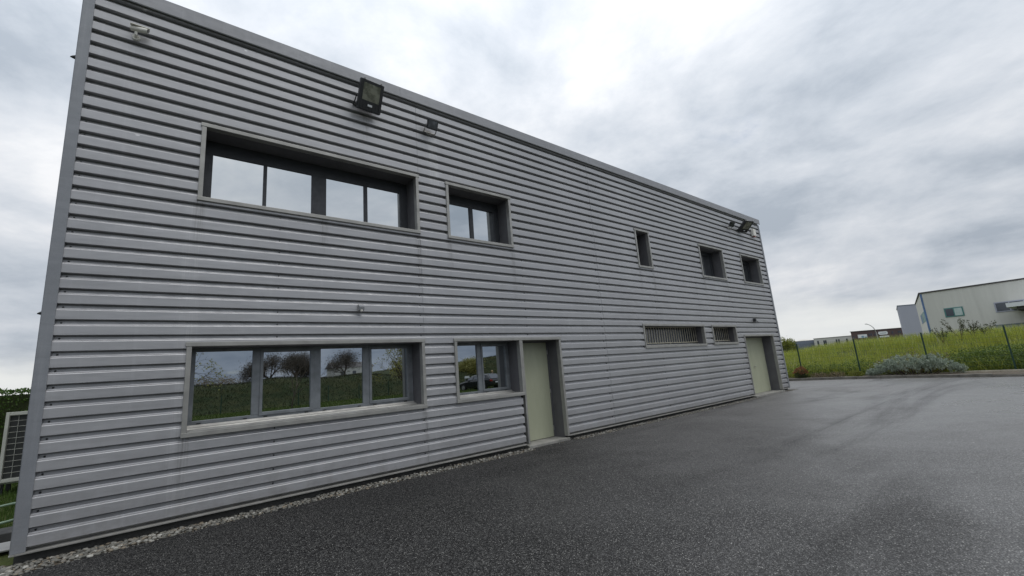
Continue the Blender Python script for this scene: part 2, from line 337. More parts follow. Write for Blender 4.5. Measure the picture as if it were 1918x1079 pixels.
# ------------------------------------------------------------------ mesh helpers
class MB:
    def __init__(s): s.v = []; s.f = []
    def quad(s, a, b, c, d):
        n = len(s.v); s.v += [a, b, c, d]; s.f.append((n, n+1, n+2, n+3)); return s
    def tri(s, a, b, c):
        n = len(s.v); s.v += [a, b, c]; s.f.append((n, n+1, n+2)); return s
    def box(s, x0, x1, y0, y1, z0, z1, mat=None):
        n = len(s.v)
        vs = [(x0, y0, z0), (x1, y0, z0), (x1, y1, z0), (x0, y1, z0), (x0, y0, z1), (x1, y0, z1), (x1, y1, z1), (x0, y1, z1)]
        if mat is not None: vs = [tuple(mat @ Vector(p)) for p in vs]
        s.v += vs
        s.f += [tuple(n+i for i in q) for q in ((3, 2, 1, 0), (4, 5, 6, 7), (0, 1, 5, 4), (1, 2, 6, 5), (2, 3, 7, 6), (3, 0, 4, 7))]
        return s
    def tube(s, pts, rad, n=6, cap=True):
        pts = [Vector(p) for p in pts]
        if not hasattr(rad, '__len__'): rad = [rad]*len(pts)
        base = len(s.v); prev = None
        for i, p in enumerate(pts):
            t = (pts[min(i+1, len(pts)-1)] - pts[max(i-1, 0)])
            t = t.normalized() if t.length > 1e-9 else Vector((0, 0, 1))
            if prev is None:
                a = t.cross(Vector((0, 0, 1)) if abs(t.z) < 0.9 else Vector((1, 0, 0))).normalized()
            else:
                a = (prev - t*prev.dot(t)).normalized()
            prev = a; b = t.cross(a)
            for k in range(n):
                an = 2*math.pi*k/n
                s.v.append(tuple(p + (a*math.cos(an) + b*math.sin(an))*rad[i]))
        for i in range(len(pts)-1):
            for k in range(n):
                k2 = (k+1) % n
                s.f.append((base+i*n+k, base+i*n+k2, base+(i+1)*n+k2, base+(i+1)*n+k))
        if cap:
            s.f.append(tuple(base+k for k in reversed(range(n))))
            s.f.append(tuple(base+(len(pts)-1)*n+k for k in range(n)))
        return s
    def extrude_x(s, prof, x0, x1):
        """closed profile [(y,z)] swept along x"""
        n = len(s.v); m = len(prof)
        s.v += [(x0, y, z) for y, z in prof] + [(x1, y, z) for y, z in prof]
        for i in range(m):
            j = (i+1) % m
            s.f.append((n+i, n+m+i, n+m+j, n+j))
        s.f.append(tuple(n+i for i in range(m))); s.f.append(tuple(n+m+i for i in reversed(range(m))))
        return s
    def prism(s, poly, z0, z1):
        n = len(s.v); m = len(poly)
        s.v += [(x, y, z0) for x, y in poly] + [(x, y, z1) for x, y in poly]
        for i in range(m):
            j = (i+1) % m; s.f.append((n+i, n+j, n+m+j, n+m+i))
        s.f.append(tuple(n+i for i in reversed(range(m)))); s.f.append(tuple(n+m+i for i in range(m)))
        return s
    def ball(s, c, r, sub=1, squash=(1, 1, 1)):
        vs, fs = ICO[sub]; n = len(s.v)
        s.v += [(c[0]+p[0]*r*squash[0], c[1]+p[1]*r*squash[1], c[2]+p[2]*r*squash[2]) for p in vs]
        s.f += [tuple(n+i for i in f) for f in fs]; return s
    def mesh(s, name, mat, smooth=False):
        me = bpy.data.meshes.new(name); me.from_pydata(s.v, [], s.f); me.update()
        if mat: me.materials.append(mat)
        if smooth: me.polygons.foreach_set('use_smooth', [True]*len(me.polygons))
        return me
    def build(s, name, mat, parent=None, smooth=False, bevel=0.0):
        o = bpy.data.objects.new(name, s.mesh(name, mat, smooth)); col.objects.link(o)
        if parent: o.parent = parent
        if bevel:
            bm = o.modifiers.new('bevel', 'BEVEL'); bm.width = bevel; bm.segments = 2; bm.limit_method = 'ANGLE'
        return o
def _ico():
    import bmesh
    out = {}
    for sub in (1, 2, 3):
        bm = bmesh.new(); bmesh.ops.create_icosphere(bm, subdivisions=sub, radius=1.0)
        out[sub] = ([tuple(v.co) for v in bm.verts], [tuple(v.index for v in f.verts) for f in bm.faces]); bm.free()
    return out
ICO = _ico()
def empty(name, loc=(0, 0, 0), rz=0.0):
    o = bpy.data.objects.new(name, None); col.objects.link(o); o.location = loc; o.rotation_euler = (0, 0, rz)
    o.empty_display_size = 0.2; return o
def tag(o, label=None, cat=None, group=None, kind=None):
    if label: o['label'] = label
    if cat: o['category'] = cat
    if group: o['group'] = group
    if kind: o['kind'] = kind
    return o
def copy_tree(o, parent=None):
    c = o.copy(); col.objects.link(c)
    if parent: c.parent = parent
    for ch in list(o.children): copy_tree(ch, c)
    return c

# ================================================================== GROUND
G = -0.15
def sstep(a, b, x):
    t = min(1, max(0, (x-a)/(b-a))); return t*t*(3-2*t)
def ground_z(x, y):
    z = -0.19
    z += (1.45-0.75*sstep(-3, 7, y-(x-30)*.35))*sstep(29.6, 37.5, x + 0.35*math.sin(y*0.7)) + 0.10*sstep(27.9, 29.0, x)
    if y < -14:
        z += 0.39*sstep(-14, -23, y)
        z += (2.25 + 0.18*math.sin(x*0.21) + 0.12*math.sin(x*0.77+1))*sstep(-32, -38.5, y)*sstep(-45, -25, x)*(1-sstep(60, 75, x))
    return z
def axis(lo, hi, fine_lo, fine_hi, step):
    a = [lo]
    x = lo
    g = [-900, -600, -400, -260, -170, -110, -75, -55]
    out = [q for q in g if q < fine_lo-5]
    x = fine_lo
    while x <= fine_hi: out.append(x); x += step
    out += [q for q in (55, 75, 110, 170, 260, 400, 600, 900) if q > fine_hi+5]
    return out
gm = MB()
xs = axis(-900, 900, -46, 78, 1.0); ys = axis(-900, 900, -48, 36, 1.0)
idx = {}
for j, y in enumerate(ys):
    for i, x in enumerate(xs):
        gm.v.append((x, y, ground_z(x, y)))
nx = len(xs)
for j in range(len(ys)-1):
    for i in range(nx-1):
        gm.f.append((j*nx+i, j*nx+i+1, (j+1)*nx+i+1, (j+1)*nx+i))
ground = gm.build('ground', M_ground, smooth=True); tag(ground, 'rough turf ground around the yard', kind='structure')

EDGE = [(-3.2, -0.75), (-1.6, -0.56), (-0.85, -0.45), (0.7, -0.32), (2.0, -0.27), (3.2, -0.24), (5.0, -0.24), (6.35, -0.25), (6.45, 0.0), (7.75, 0.0), (7.85, -0.22), (11.0, -0.2), (17.7, -0.22), (17.9, 0.0), (20.75, 0.0), (20.85, -0.2), (21.75, -0.2)]
KERB = [(29.2, 16.0), (28.35, 9.0), (28.0, 5.0), (27.75, 2.2), (27.85, 0.2), (27.4, -2.9), (26.65, -4.8), (26.15, -6.6), (25.6, -9.0), (25.0, -14.0)]
asph = MB()
east = [(21.9, 3.5), (21.9, 15.9)] + KERB
poly = EDGE + east + [(-16, -14), (-16, -1.1)]
n0 = len(asph.v)
asph.v += [(x, y, G) for x, y in poly]; asph.f.append(tuple(range(len(poly))))
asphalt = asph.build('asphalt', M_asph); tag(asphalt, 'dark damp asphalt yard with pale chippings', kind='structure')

# gravel bed under the wall with pebbles
gb = MB()
gp = [(x, y+0.02) for x, y in EDGE]
for i in range(len(EDGE)-1):
    (xa, ya), (xb, yb) = EDGE[i], EDGE[i+1]
    if xb-xa < 0.3 and abs(ya-yb) > .1: continue
    if 6.4 < xa < 7.7 or 17.88 < xa < 20.7: continue
    gb.quad((xa, ya-0.03, G-0.012), (xb, yb-0.03, G-0.012), (xb, 0.12, G-0.024), (xa, 0.12, G-0.024))
gravel = gb.build('gravel_bed', M_soil); tag(gravel, 'strip of pale pebbles along the foot of the ribbed wall', kind='structure')
def edge_y(x):
    for (xa, ya), (xb, yb) in zip(EDGE, EDGE[1:]):
        if xa <= x <= xb: return ya + (yb-ya)*(x-xa)/(xb-xa)
    return -0.2
peb_mesh = []
for k in range(7):
    rr = random.Random(k)
    vs, fs = ICO[2]; b = MB()
    sx, sy, sz = rr.uniform(0.9, 1.3), rr.uniform(0.7, 1.0), rr.uniform(0.45, 0.7)
    b.v = [(p[0]*sx*(1+.12*mnoise.noise(Vector(p)*1.3+Vector((k*7, 0, 0)))), p[1]*sy, p[2]*sz*(1+.15*mnoise.noise(Vector(p)*1.1+Vector((0, k*5, 0))))) for p in vs]; b.f = list(fs)
    peb_mesh.append((b, b.mesh('pebble', M_peb, True)))
rg = random.Random(11)
spots = []
x = -2.6
while x < 21.7:
    w = -edge_y(x)
    if w > 0.1:
        n = max(1, int(w/0.029))
        for j in range(n):
            y = 0.06 - (w+0.10)*((j+rg.random())/n)
            spots.append((x+rg.uniform(-.03, .03), y, 0.010+0.019*rg.random()**1.6))
        if rg.random() < .16: spots.append((x, -w-.02-abs(rg.gauss(0, .05)), rg.uniform(.006, .014)))
    elif rg.random() < .25: spots.append((x, -0.14+rg.uniform(-.05, .05), rg.uniform(.01, .02)))
    x += 0.037
near = sorted(range(len(spots)), key=lambda i: (spots[i][0]+0.2)**2*0.6 + (spots[i][1]+7.7)**2 - spots[i][2]*900)
first = set(near[:280])
stuff = MB()
for i, (x, y, r) in enumerate(spots):
    z = (G - 0.002 - (.022 if x < 2 else .004)*max(0, min(1, 1+y/.35)) if y > edge_y(x) else G - .002) + r*0.35 + rg.uniform(0, 0.010)*(y > edge_y(x))
    b, me = peb_mesh[i % 7]
    rz, rx = rg.uniform(0, 6.28), rg.uniform(-.3, .3)
    if i in first:
        o = bpy.data.objects.new('pebble', me); col.objects.link(o); o.parent = gravel
        o.location = (x, y, z); o.rotation_euler = (rx, rx*.7, rz); o.scale = (r, r, r)
    else:
        vs, fs = (b.v, b.f) if x < 4 else ICO[1]
        sq = 1 if x < 4 else .6
        n = len(stuff.v); c, s_ = math.cos(rz), math.sin(rz)
        stuff.v += [(x+r*(p[0]*c-p[1]*s_), y+r*(p[0]*s_+p[1]*c), z+r*p[2]*sq) for p in vs]
        stuff.f += [tuple(n+q for q in f) for f in fs]
o = stuff.build('pebbles', M_peb2, gravel, smooth=True); o['kind'] = 'stuff'

# ================================================================== MAIN BUILDING
bld = empty('office_building', (0, 0, G)); bld.location = (0, 0, 0)
tag(bld, 'two storey flat roofed building clad in grey horizontal ribbed metal', 'building')
XL, XR, ZT = -1.076, 21.382, 7.41
P = 0.2
OPEN = dict(  # outer flange rectangles x0,x1,z0,z1
    W1=(.264, 3.972, 4.445, 5.745), W2=(4.63, 6.43, 4.445, 5.745), L1=(.256, 3.976, .985, 2.292),
    L2=(4.646, 6.41, 1.0, 2.292), D1=(6.36, 7.70, -.5, 2.292), S=(11.47, 12.25, 4.445, 5.725),
    R2=(15.43, 17.31, 4.44, 5.725), R3=(18.88, 20.77, 4.46, 5.73), B1=(11.25, 14.90, 1.92, 2.66),
    B2=(15.44, 17.33, 1.935, 2.655), D2=(17.915, 20.726, -.5, 2.28))
SEAMS = [XL, 3.975, 9.465, 14.95, XR]
PROFILE = [(0.0, 0.080), (0.0015, 0.008), (0.007, 0.0), (0.118, 0.0), (0.125, 0.004), (0.137, 0.028), (0.149, 0.033), (0.152, 0.062), (0.185, 0.064), (0.186, 0.080), (0.2, 0.080)]
def clip_prof(z0, z1):
    out = []
    for (za, ya), (zb, yb) in zip(PROFILE, PROFILE[1:]):
        a, b = max(za, z0), min(zb, z1)
        if b <= a: continue
        f = lambda z: ya + (yb-ya)*(z-za)/(zb-za)
        if not out or out[-1] != (f(a), a): out.append((f(a), a))
        out.append((f(b), b))
    return out
nrib = 0
for k in range(38):
    zk = k*P; top = min(zk+P, 7.46)
    cuts = sorted(set(SEAMS + [v for o_ in OPEN.values() if o_[3] > zk and o_[2] < top for v in o_[:2]]))
    runs = []
    for xa, xb in zip(cuts, cuts[1:]):
        xm = (xa+xb)/2; rngs = [(zk, top)]
        for (x0, x1, z0, z1) in OPEN.values():
            if x0 < xm < x1:
                nr = []
                for a, b in rngs:
                    if z1 <= a or z0 >= b: nr.append((a, b)); continue
                    if z0 - a > 0.012: nr.append((a, z0))
                    if b - z1 > 0.012: nr.append((z1, b))
                rngs = nr
        rngs = tuple(rngs)
        # merge with the previous run when it has the same ranges and no joint between
        if runs and runs[-1][2] == rngs and xa not in SEAMS: runs[-1][1] = xb
        else: runs.append([xa, xb, rngs])
    for xa, xb, rngs in runs:
        b = MB()
        for a, c in rngs:
            pr = clip_prof(a-zk, c-zk)
            if len(pr) < 2: continue
            pr = [(y, z+zk) for y, z in pr] + [(0.096, c), (0.096, a)]
            ga = 0.003 if xa in SEAMS[1:-1] else 0
            gb_ = 0.003 if xb in SEAMS[1:-1] else 0
            dy = (0.0, 0.003)[next(i for i in range(4) if xa < SEAMS[i+1]-.01) % 2] + random.uniform(-.0008, .0008)
            b.extrude_x([(y+dy, z) for y, z in pr], xa+ga, xb-gb_)
        if b.v:
            b.build('cladding_rib', M_clad, bld); nrib += 1
print('ribs', nrib)
# screws in the grooves
sm = MB()
for k in range(37):
    for xc in (XL+0.05, 1.41, 3.94, 6.7, 9.43, 12.2, 14.91, 17.6, XR-.05):
        z = k*P+0.164
        if any(o_[0]-.03 < xc < o_[1]+.03 and o_[2] < z < o_[3] for o_ in OPEN.values()): continue
        sm.tube([(xc, 0.064, z), (xc, 0.050, z)], [0.013, 0.009], 6)
o = sm.build('screws', M_black, bld); o['kind'] = 'stuff'
# structural wall behind the ribs
wm = MB()
xc_ = sorted(set([XL-.1, XR+.1] + [v for o_ in OPEN.values() for v in o_[:2]])); zc_ = sorted(set([-.5, 7.5] + [max(-.5, v) for o_ in OPEN.values() for v in o_[2:]]))
for xa, xb in zip(xc_, xc_[1:]):
    for za, zb in zip(zc_, zc_[1:]):
        xm, zm = (xa+xb)/2, (za+zb)/2
        if any(o_[0] < xm < o_[1] and o_[2] < zm < o_[3] for o_ in OPEN.values()): continue
        wm.quad((xa, 0.0970, za), (xb, 0.0970, za), (xb, 0.0970, zb), (xa, 0.0970, zb))
wm.box(XL-.1, XR+.1, 0.62, 14.0, -.6, 7.5)
wm.quad((XL-.1, 0.0970, -.6), (XL-.1, 0.62, -.6), (XL-.1, 0.62, 7.5), (XL-.1, 0.0970, 7.5)).quad((XR+.1, 0.0970, -.6), (XR+.1, 0.62, -.6), (XR+.1, 0.62, 7.5), (XR+.1, 0.0970, 7.5))
wm.build('wall', M_plinth, bld)
# end walls of the same sheeting (side walls, seen edge on)
for name, xa, xb in (('side_wall', XL-.14, XL-.102), ('side_wall', XR+.102, XR+.14)):
    MB().box(xa, xb, 0.09, 14.02, -0.06, 7.42).build(name, M_trim, bld)
MB().box(XL-.12, XR+.12, 0.12, 14, 7.5, 7.56).build('roof', M_roof, bld)
# corner flashings, parapet cap, base flashing
MB().box(XL-.12, XL, -0.012, 0.0965, -0.045, 7.40).build('corner_trim', M_trim, bld, bevel=.006)
MB().box(XR, XR+.12, -0.012, 0.0965, -0.045, 7.40).build('corner_trim', M_trim, bld, bevel=.006)
for a, b_ in ((XL-.17, 3.6), (3.604, 9.6), (9.604, 15.6), (15.604, XR+.17)):
    MB().extrude_x([(-0.045, 7.44), (-0.037, 7.425), (-0.03, 7.44), (-0.03, 7.64), (0.3, 7.68), (0.3, 7.70), (-0.045, 7.66)], a, b_).build('parapet_cap', M_cap, bld)
MB().box(XL-.1, XR+.1, -0.012, 0.096, 7.461, 7.6).build('parapet_backing', M_dark, bld)
for a, b_ in ((XL-.125, 2.2), (2.203, 6.36), (7.70, 12.3), (12.303, 17.915), (20.726, XR+.12)):
    MB().extrude_x([(0.094, -0.002), (0.086, -0.002), (0.086, -0.03), (-0.025, -0.048), (-0.025, -0.062), (-0.018, -0.062), (-0.018, -0.052), (0.094, -0.04)], a, b_).build('base_flashing', M_frame, bld)
MB().box(XL-.1, 6.36, 0.0985, 0.16, -.6, -.04).build('plinth', M_plinth, bld)
MB().box(7.7, 17.915, 0.0985, 0.16, -.6, -.04).build('plinth', M_plinth, bld)
MB().box(20.726, XR+.1, 0.0985, 0.16, -.6, -.04).build('plinth', M_plinth, bld)

FW = 0.062; FY0, FY1 = -0.018, 0.0955
DEP = 0.46
def surround(name, x0, x1, z0, z1, sill=True, right_w=FW):
    """proud metal surround with lined reveal; returns the part"""
    b = MB()
    b.box(x0-.012, x1+.012, FY0-.006, FY1, z1-FW, z1)                    # head, lapping the jambs
    b.box(x0, x0+FW, FY0, FY1, (z0+FW if sill else z0), z1-FW)
    b.box(x1-right_w, x1, FY0, FY1, (z0+FW if sill else z0), z1-FW)
    if sill: b.box(x0-.004, x1+.004, FY0-.012, FY1, z0, z0+FW)
    part = b.build(name, M_frame, bld, bevel=.004)
    xi0, xi1, zi0, zi1 = x0+FW, x1-right_w, (z0+FW if sill else z0), z1-FW
    l = MB()
    l.box(xi0-.02, xi0, FY1, DEP+.1, zi0-.02, zi1+.02).box(xi1, xi1+.02, FY1, DEP+.1, zi0-.02, zi1+.02)
    l.box(xi0, xi1, FY1, DEP+.1, zi1, zi1+.02)
    if sill: l.box(xi0, xi1, FY1, DEP+.1, zi0-.02, zi0)
    l.build('reveal', M_reveal, part)
    return part, (xi0, xi1, zi0, zi1)
def glazing(part, inner, panes, zb, zt, sashes=(), fmat=None, gmat=None):
    fmat = fmat or M_alu; gmat = gmat or M_glass
    xi0, xi1, zi0, zi1 = inner
    fr = MB()
    # fixed frame: everything of the opening that is not pane
    fr.box(xi0, xi1, 0.425, 0.49, zi0, zb).box(xi0, xi1, 0.425, 0.49, zt, zi1)
    prev = xi0
    for a, b in panes:
        fr.box(prev, a, 0.42, 0.49, zb, zt); prev = b
    fr.box(prev, xi1, 0.42, 0.49, zb, zt)
    fr.build('window_frame', fmat, part, bevel=.004)
    for i, (a, b) in enumerate(panes):
        za, zz = zb, zt
        if i in sashes:
            s = MB(); w = 0.034
            s.box(a-.03, a+w*.4, 0.405, 0.45, za-.02, zz+.02).box(b-w*.4, b+.03, 0.405, 0.45, za-.02, zz+.02)
            s.box(a+w*.4, b-w*.4, 0.405, 0.45, za-.02, za+w*.9).box(a+w*.4, b-w*.4, 0.405, 0.45, zz-w*.9, zz+.02)
            s.build('sash', M_alu, part, bevel=.004)
        pr_ = random.Random(int(a*100)+int(zb*10)); cx_, cz_ = (a+b)/2, (za+zz)/2
        Mp = Matrix.Translation((cx_, .450, cz_)) @ Matrix.Rotation(R(pr_.uniform(-.14, .14)), 4, 'Z') @ Matrix.Rotation(R(pr_.uniform(-.14, .14)), 4, 'X')
        MB().box(a-.005-cx_, b+.005-cx_, -.004, .004, za-.005-cz_, zz+.005-cz_, Mp).build('pane', gmat, part)
    MB().box(xi0, xi1, 0.5, 0.52, zi0, zi1).build('back_panel', M_dark, part)

# lower four-light window
w, inn = surround('window', *OPEN['L1'])
glazing(w, inn, [(.39, 1.135), (1.275, 2.02), (2.175, 2.915), (3.065, 3.80)], 1.175, 2.185, sashes=(1, 3))
b = MB().extrude_x([(-.02, 1.048), (.405, 1.075), (.405, 1.12), (.39, 1.12), (.37, 1.09), (.30, 1.085), (.29, 1.068), (-.02, 1.06)], inn[0]+.004, inn[1]-.004); b.build('sill', M_frame, w)
for x in (.47, 1.06, 1.34, 1.95, 2.24, 2.84, 3.13, 3.74):
    MB().box(x-.025, x+.025, 0.398, 0.424, 1.125, 1.142).build('drain_cap', M_black, w)
# lower two-light window, sharing its head with the door beside it
w, inn = surround('window', *OPEN['L2'], right_w=.045)
glazing(w, inn, [(4.78, 5.47), (5.61, 6.28)], 1.175, 2.175, sashes=(1,))
MB().extrude_x([(-.02, 1.062), (.405, 1.085), (.405, 1.13), (.39, 1.13), (.37, 1.10), (.30, 1.095), (.29, 1.08), (-.02, 1.074)], inn[0]+.004, inn[1]-.004).build('sill', M_frame, w)
for x in (4.86, 5.40, 5.68, 6.21): MB().box(x-.025, x+.025, 0.398, 0.424, 1.125, 1.142).build('drain_cap', M_black, w)
# upper windows
w, inn = surround('window', *OPEN['W1'])
glazing(w, inn, [(.455, 1.195), (1.25, 1.99), (2.25, 2.975), (3.045, 3.745)], 4.60, 5.45, fmat=M_updark)
w, inn = surround('window', *OPEN['W2'])
glazing(w, inn, [(4.83, 5.50), (5.60, 6.22)], 4.60, 5.45, fmat=M_updark)
MB().box(4.92, 5.22, .40, .418, 4.63, 4.66).build('sticker', simple('pale_sticker', (0.75, 0.68, 0.45), .6), w)
for key, pn in (('R2', [(15.6, 16.35), (16.45, 17.1)]), ('R3', [(19.05, 19.8), (19.9, 20.55)])):
    w, inn = surround('window', *OPEN[key]); glazing(w, inn, pn, 4.62, 5.52, fmat=M_updark)
w, inn = surround('window', *OPEN['S']); glazing(w, inn, [(11.65, 12.08)], 4.62, 5.55, fmat=M_updark)
# barred windows
for key, nb in (('B1', 25), ('B2', 12)):
    w, inn = surround('window', *OPEN[key])
    glazing(w, inn, [(inn[0]+.05, inn[1]-.05)], inn[2]+.06, inn[3]-.06, fmat=M_updark, gmat=M_farglass)
    zb_, zt_ = inn[2]+.115, inn[3]-.02
    for i in range(nb):
        xb = inn[0]+.05+(inn[1]-inn[0]-.1)*i/(nb-1)
        MB().box(xb-.011, xb+.011, .285, .30, zb_, zt_).build('bar', M_bars, w)
    MB().box(inn[0]+.01, inn[1]-.01, .27, .305, zb_-.028, zb_).build('rail', M_bars, w)
    MB().box(inn[0]+.01, inn[1]-.01, .27, .305, zt_, zt_+.018).build('rail', M_bars, w)
    MB().box((inn[0]+inn[1])/2-.01, (inn[0]+inn[1])/2+.01, .28, .30, inn[2], zb_-.028).build('rail_foot', M_bars, w)
    MB().extrude_x([(-.01, inn[2]+.002), (.27, inn[2]+.022), (.27, inn[2]+.05), (.255, inn[2]+.05), (.245, inn[2]+.03), (-.01, inn[2]+.012)], inn[0]+.004, inn[1]-.004).build('sill', M_frame, w)

def door_surround(x0, x1, z1, left_w):
    b = MB()
    b.box(x0+.013, x1+.012, FY0-.006, FY1, z1-FW, z1) if left_w < .05 else b.box(x0-.012, x1+.012, FY0-.006, FY1, z1-FW, z1)
    b.box(x0, x0+left_w, FY0, FY1, -.06, z1-FW).box(x1-FW, x1, FY0, FY1, -.06, z1-FW)
    p = b.build('door', M_frame, bld, bevel=.004)
    l = MB()
    l.box(x0+left_w-.02, x0+left_w, FY1, DEP+.1, -.12, z1-FW+.02).box(x1-FW, x1-FW+.02, FY1, DEP+.1, -.12, z1-FW+.02).box(x0+left_w, x1-FW, FY1, DEP+.1, z1-FW, z1-FW+.02)
    l.build('reveal', M_reveal, p)
    return p, x0+left_w, x1-FW, z1-FW
# door 1: its left jamb is the mullion shared with the window
p, a, c, zt = door_surround(6.41, 7.70, 2.292, .048)
MB().box(a, c-.035, .43, .475, -.085, zt-.03).build('leaf', M_door, p, bevel=.004)
MB().box(c-.030, c, .415, .48, -.085, zt).box(a, c-.03, .415, .48, zt-.028, zt).build('door_frame', M_reveal, p)
for z in (.12, 1.0, 1.95): MB().tube([(c-.033, .42, z-.05), (c-.033, .42, z+.05)], .011, 8).build('hinge', M_steel, p)
MB().tube([(a+.09, .425, 1.0), (a+.09, .38, 1.0)], .012, 8).tube([(a+.09, .385, 1.0), (a+.20, .385, 1.0)], .010, 8).build('handle', M_steel, p, smooth=True)
MB().box(a-.05, c+.05, -.035, .55, -.35, -.095).build('threshold', M_conc, p, bevel=.008)
MB().box(a, c, .50, .52, -.1, zt).build('back_panel', M_dark, p)
# door 2: double leaf
p, a, c, zt = door_surround(17.915, 20.726, 2.28, FW)
MB().box(a+.03, 19.27, .43, .475, -.085, zt-.03).build('leaf', M_door, p, bevel=.004)
MB().box(19.282, c-.05, .435, .48, -.085, zt-.03).build('leaf', M_door, p, bevel=.004)
MB().box(a, a+.026, .415, .48, -.085, zt).box(c-.045, c, .415, .48, -.085, zt).box(a+.026, c-.045, .415, .48, zt-.028, zt).build('door_frame', M_reveal, p)
MB().tube([(19.36, .43, 1.0), (19.36, .38, 1.0)], .012, 8).tube([(19.36, .385, 1.0), (19.48, .385, 1.0)], .010, 8).build('handle', M_steel, p, smooth=True)
MB().box(a-.05, c+.05, -.07, .55, -.35, -.09).build('threshold', M_conc, p, bevel=.008)
MB().box(a, c, .50, .52, -.1, zt).build('back_panel', M_dark, p)

# ================================================================== THINGS ON THE WALL
def floodlight(x, z, w, h, dpt, tilt, yaw, reach, big, label):
    t = empty('floodlight', (x, 0, z), 0); tag(t, label, 'floodlight')
    Mx = Matrix.Translation((0, -reach, 0)) @ Matrix.Rotation(yaw, 4, 'Z') @ Matrix.Rotation(-tilt, 4, 'X')
    # housing: deep tapered body, front face at local -Y
    b = MB()
    n = len(b.v)
    fr = [(-w/2, -dpt*.35, -h/2), (w/2, -dpt*.35, -h/2), (w/2, -dpt*.35, h/2), (-w/2, -dpt*.35, h/2)]
    bk = [(-w*.36, dpt*.65, -h*.40), (w*.36, dpt*.65, -h*.40), (w*.36, dpt*.65, h*.34), (-w*.36, dpt*.65, h*.34)]
    md = [(px, dpt*.05, pz) for px, _, pz in fr]
    ring = [fr, md, bk]
    for q in ring: b.v += [tuple(Mx @ Vector(p_)) for p_ in q]
    for r_ in range(2):
        for k in range(4):
            k2 = (k+1) % 4; b.f.append((n+r_*4+k, n+r_*4+k2, n+(r_+1)*4+k2, n+(r_+1)*4+k))
    b.f.append((n+3, n+2, n+1, n)); b.f.append((n+8, n+9, n+10, n+11))
    if big:
        for k in range(7):
            xx = -w*.40+w*.8*k/6
            b.box(xx-.006, xx+.006, -dpt*.40, -dpt*.35, -h/2+.015, -h*.24, Mx)       # fins of the gear box
        b.box(-w/2-.012, -w/2, -dpt*.25, -.0, -h*.42, -h*.28, Mx).box(w/2, w/2+.012, -dpt*.25, 0, -h*.42, -h*.28, Mx)
    b.build('housing', M_black, t, bevel=.006)
    g0, g1 = (-h*.18, h*.40) if big else (-h*.36, h*.36)
    gx = w*(.36 if big else .40)
    MB().box(-gx-.015, gx+.015, -dpt*.37, -dpt*.345, g0-.015, g0, Mx).box(-gx-.015, gx+.015, -dpt*.37, -dpt*.345, g1, g1+.015, Mx).box(-gx-.015, -gx, -dpt*.37, -dpt*.345, g0, g1, Mx).box(gx, gx+.015, -dpt*.37, -dpt*.345, g0, g1, Mx).build('bezel', M_black, t)
    MB().box(-gx, gx, -dpt*.362, -dpt*.35, g0, g1, Mx).build('lens', M_lens if big else M_lens2, t)
    if big:
        MB().box(-.045, .045, -dpt*.415, -dpt*.405, -h*.36, -h*.29, Mx).build('rating_plate', M_sign, t)
        for sx in (-1, 1): MB().box(sx*w*.36-.014, sx*w*.36+.014, -dpt*.40, -dpt*.2, h/2-.004, h/2+.018, Mx).build('clip', M_steel, t)
    br = MB()
    piv = [tuple(Mx @ Vector((sx*(w/2+.012), dpt*.1, -h*.05))) for sx in (-1, 1)]
    wl = [(sx*(w*.5+.012), -0.012, -h*(.20 if big else .55)) for sx in (-1, 1)]
    for a_, c_ in zip(piv, wl): br.tube([a_, (c_[0], c_[1]-.04, c_[2]), c_], .011, 6)
    br.tube([wl[0], wl[1]], .013, 6)
    br.box(-.06, .06, -.012, 0.0, wl[0][2]-.04, wl[0][2]+.04)
    br.build('bracket', M_black if big else M_steel, t)
    return t
def mat_lens(name, c):
    m, t, b = newmat(name); v = t.obj()
    cc = t.mix(t.rng(t.noise(v, 9, 4), .35, .65), tuple(k*.5 for k in c), c)
    t.put(b.inputs['Base Color'], cc); b.inputs['Roughness'].default_value = .12; b.inputs['Metallic'].default_value = .4
    return m
M_lens = mat_lens('lamp_lens', (0.34, 0.35, 0.30)); M_lens2 = mat_lens('small_lamp_lens', (0.15, 0.155, 0.165))
floodlight(2.87, 7.03, .47, .56, .18, R(-22), R(4), .24, True, 'large black floodlight above the long upper window')
floodlight(4.27, 6.92, .25, .21, .10, R(-18), R(0), .17, False, 'small black floodlight with pale rain streaks running down the wall below it')
floodlight(18.25, 6.88, .25, .21, .10, R(-35), R(-12), .17, False, 'small floodlight on the far end of the facade, left of the large one')
floodlight(19.3, 6.93, .50, .56, .17, R(-50), R(-15), .28, True, 'large tilted black floodlight near the far roof corner')

t = empty('alarm_siren', (20.62, 0, 6.87)); tag(t, 'white alarm siren box beside the far roof corner', 'alarm')
MB().box(-.14, .14, -.11, 0, -.15, .19).build('casing', M_white, t, bevel=.02)
MB().box(-.07, .07, -.10, -.02, -.19, -.151).build('lamp_window', M_redlamp, t)
t = empty('security_camera', (-0.60, 0, 6.86)); tag(t, 'white bullet security camera high on the near corner of the wall', 'camera')
MB().tube([(0, 0, 0), (0, -.03, 0)], .045, 12).tube([(0, -.03, 0), (0, -.10, .0), (0, -.10, .035)], .018, 8).build('mount', M_white, t, smooth=False)
MB().tube([(-.06, -.085, .085), (.07, -.13, .075), (.13, -.15, .07)], [.036, .038, .034], 12).build('camera_body', M_white, t)
MB().extrude_x([(-.045, .0), (.045, 0), (.045, .01), (-.045, .01)], -.07, .15).build('hood', M_white, t).location = (0, -.115, .115)
MB().tube([(.131, -.151, .07), (.136, -.152, .07)], .026, 12).build('lens', M_black, t)
t = empty('wall_sensor', (2.73, 0, 2.86)); tag(t, 'small grey sensor box above the lower long window', 'sensor')
MB().box(-.05, .05, -.035, 0, -.05, .07).build('back_box', M_steel, t, bevel=.006)
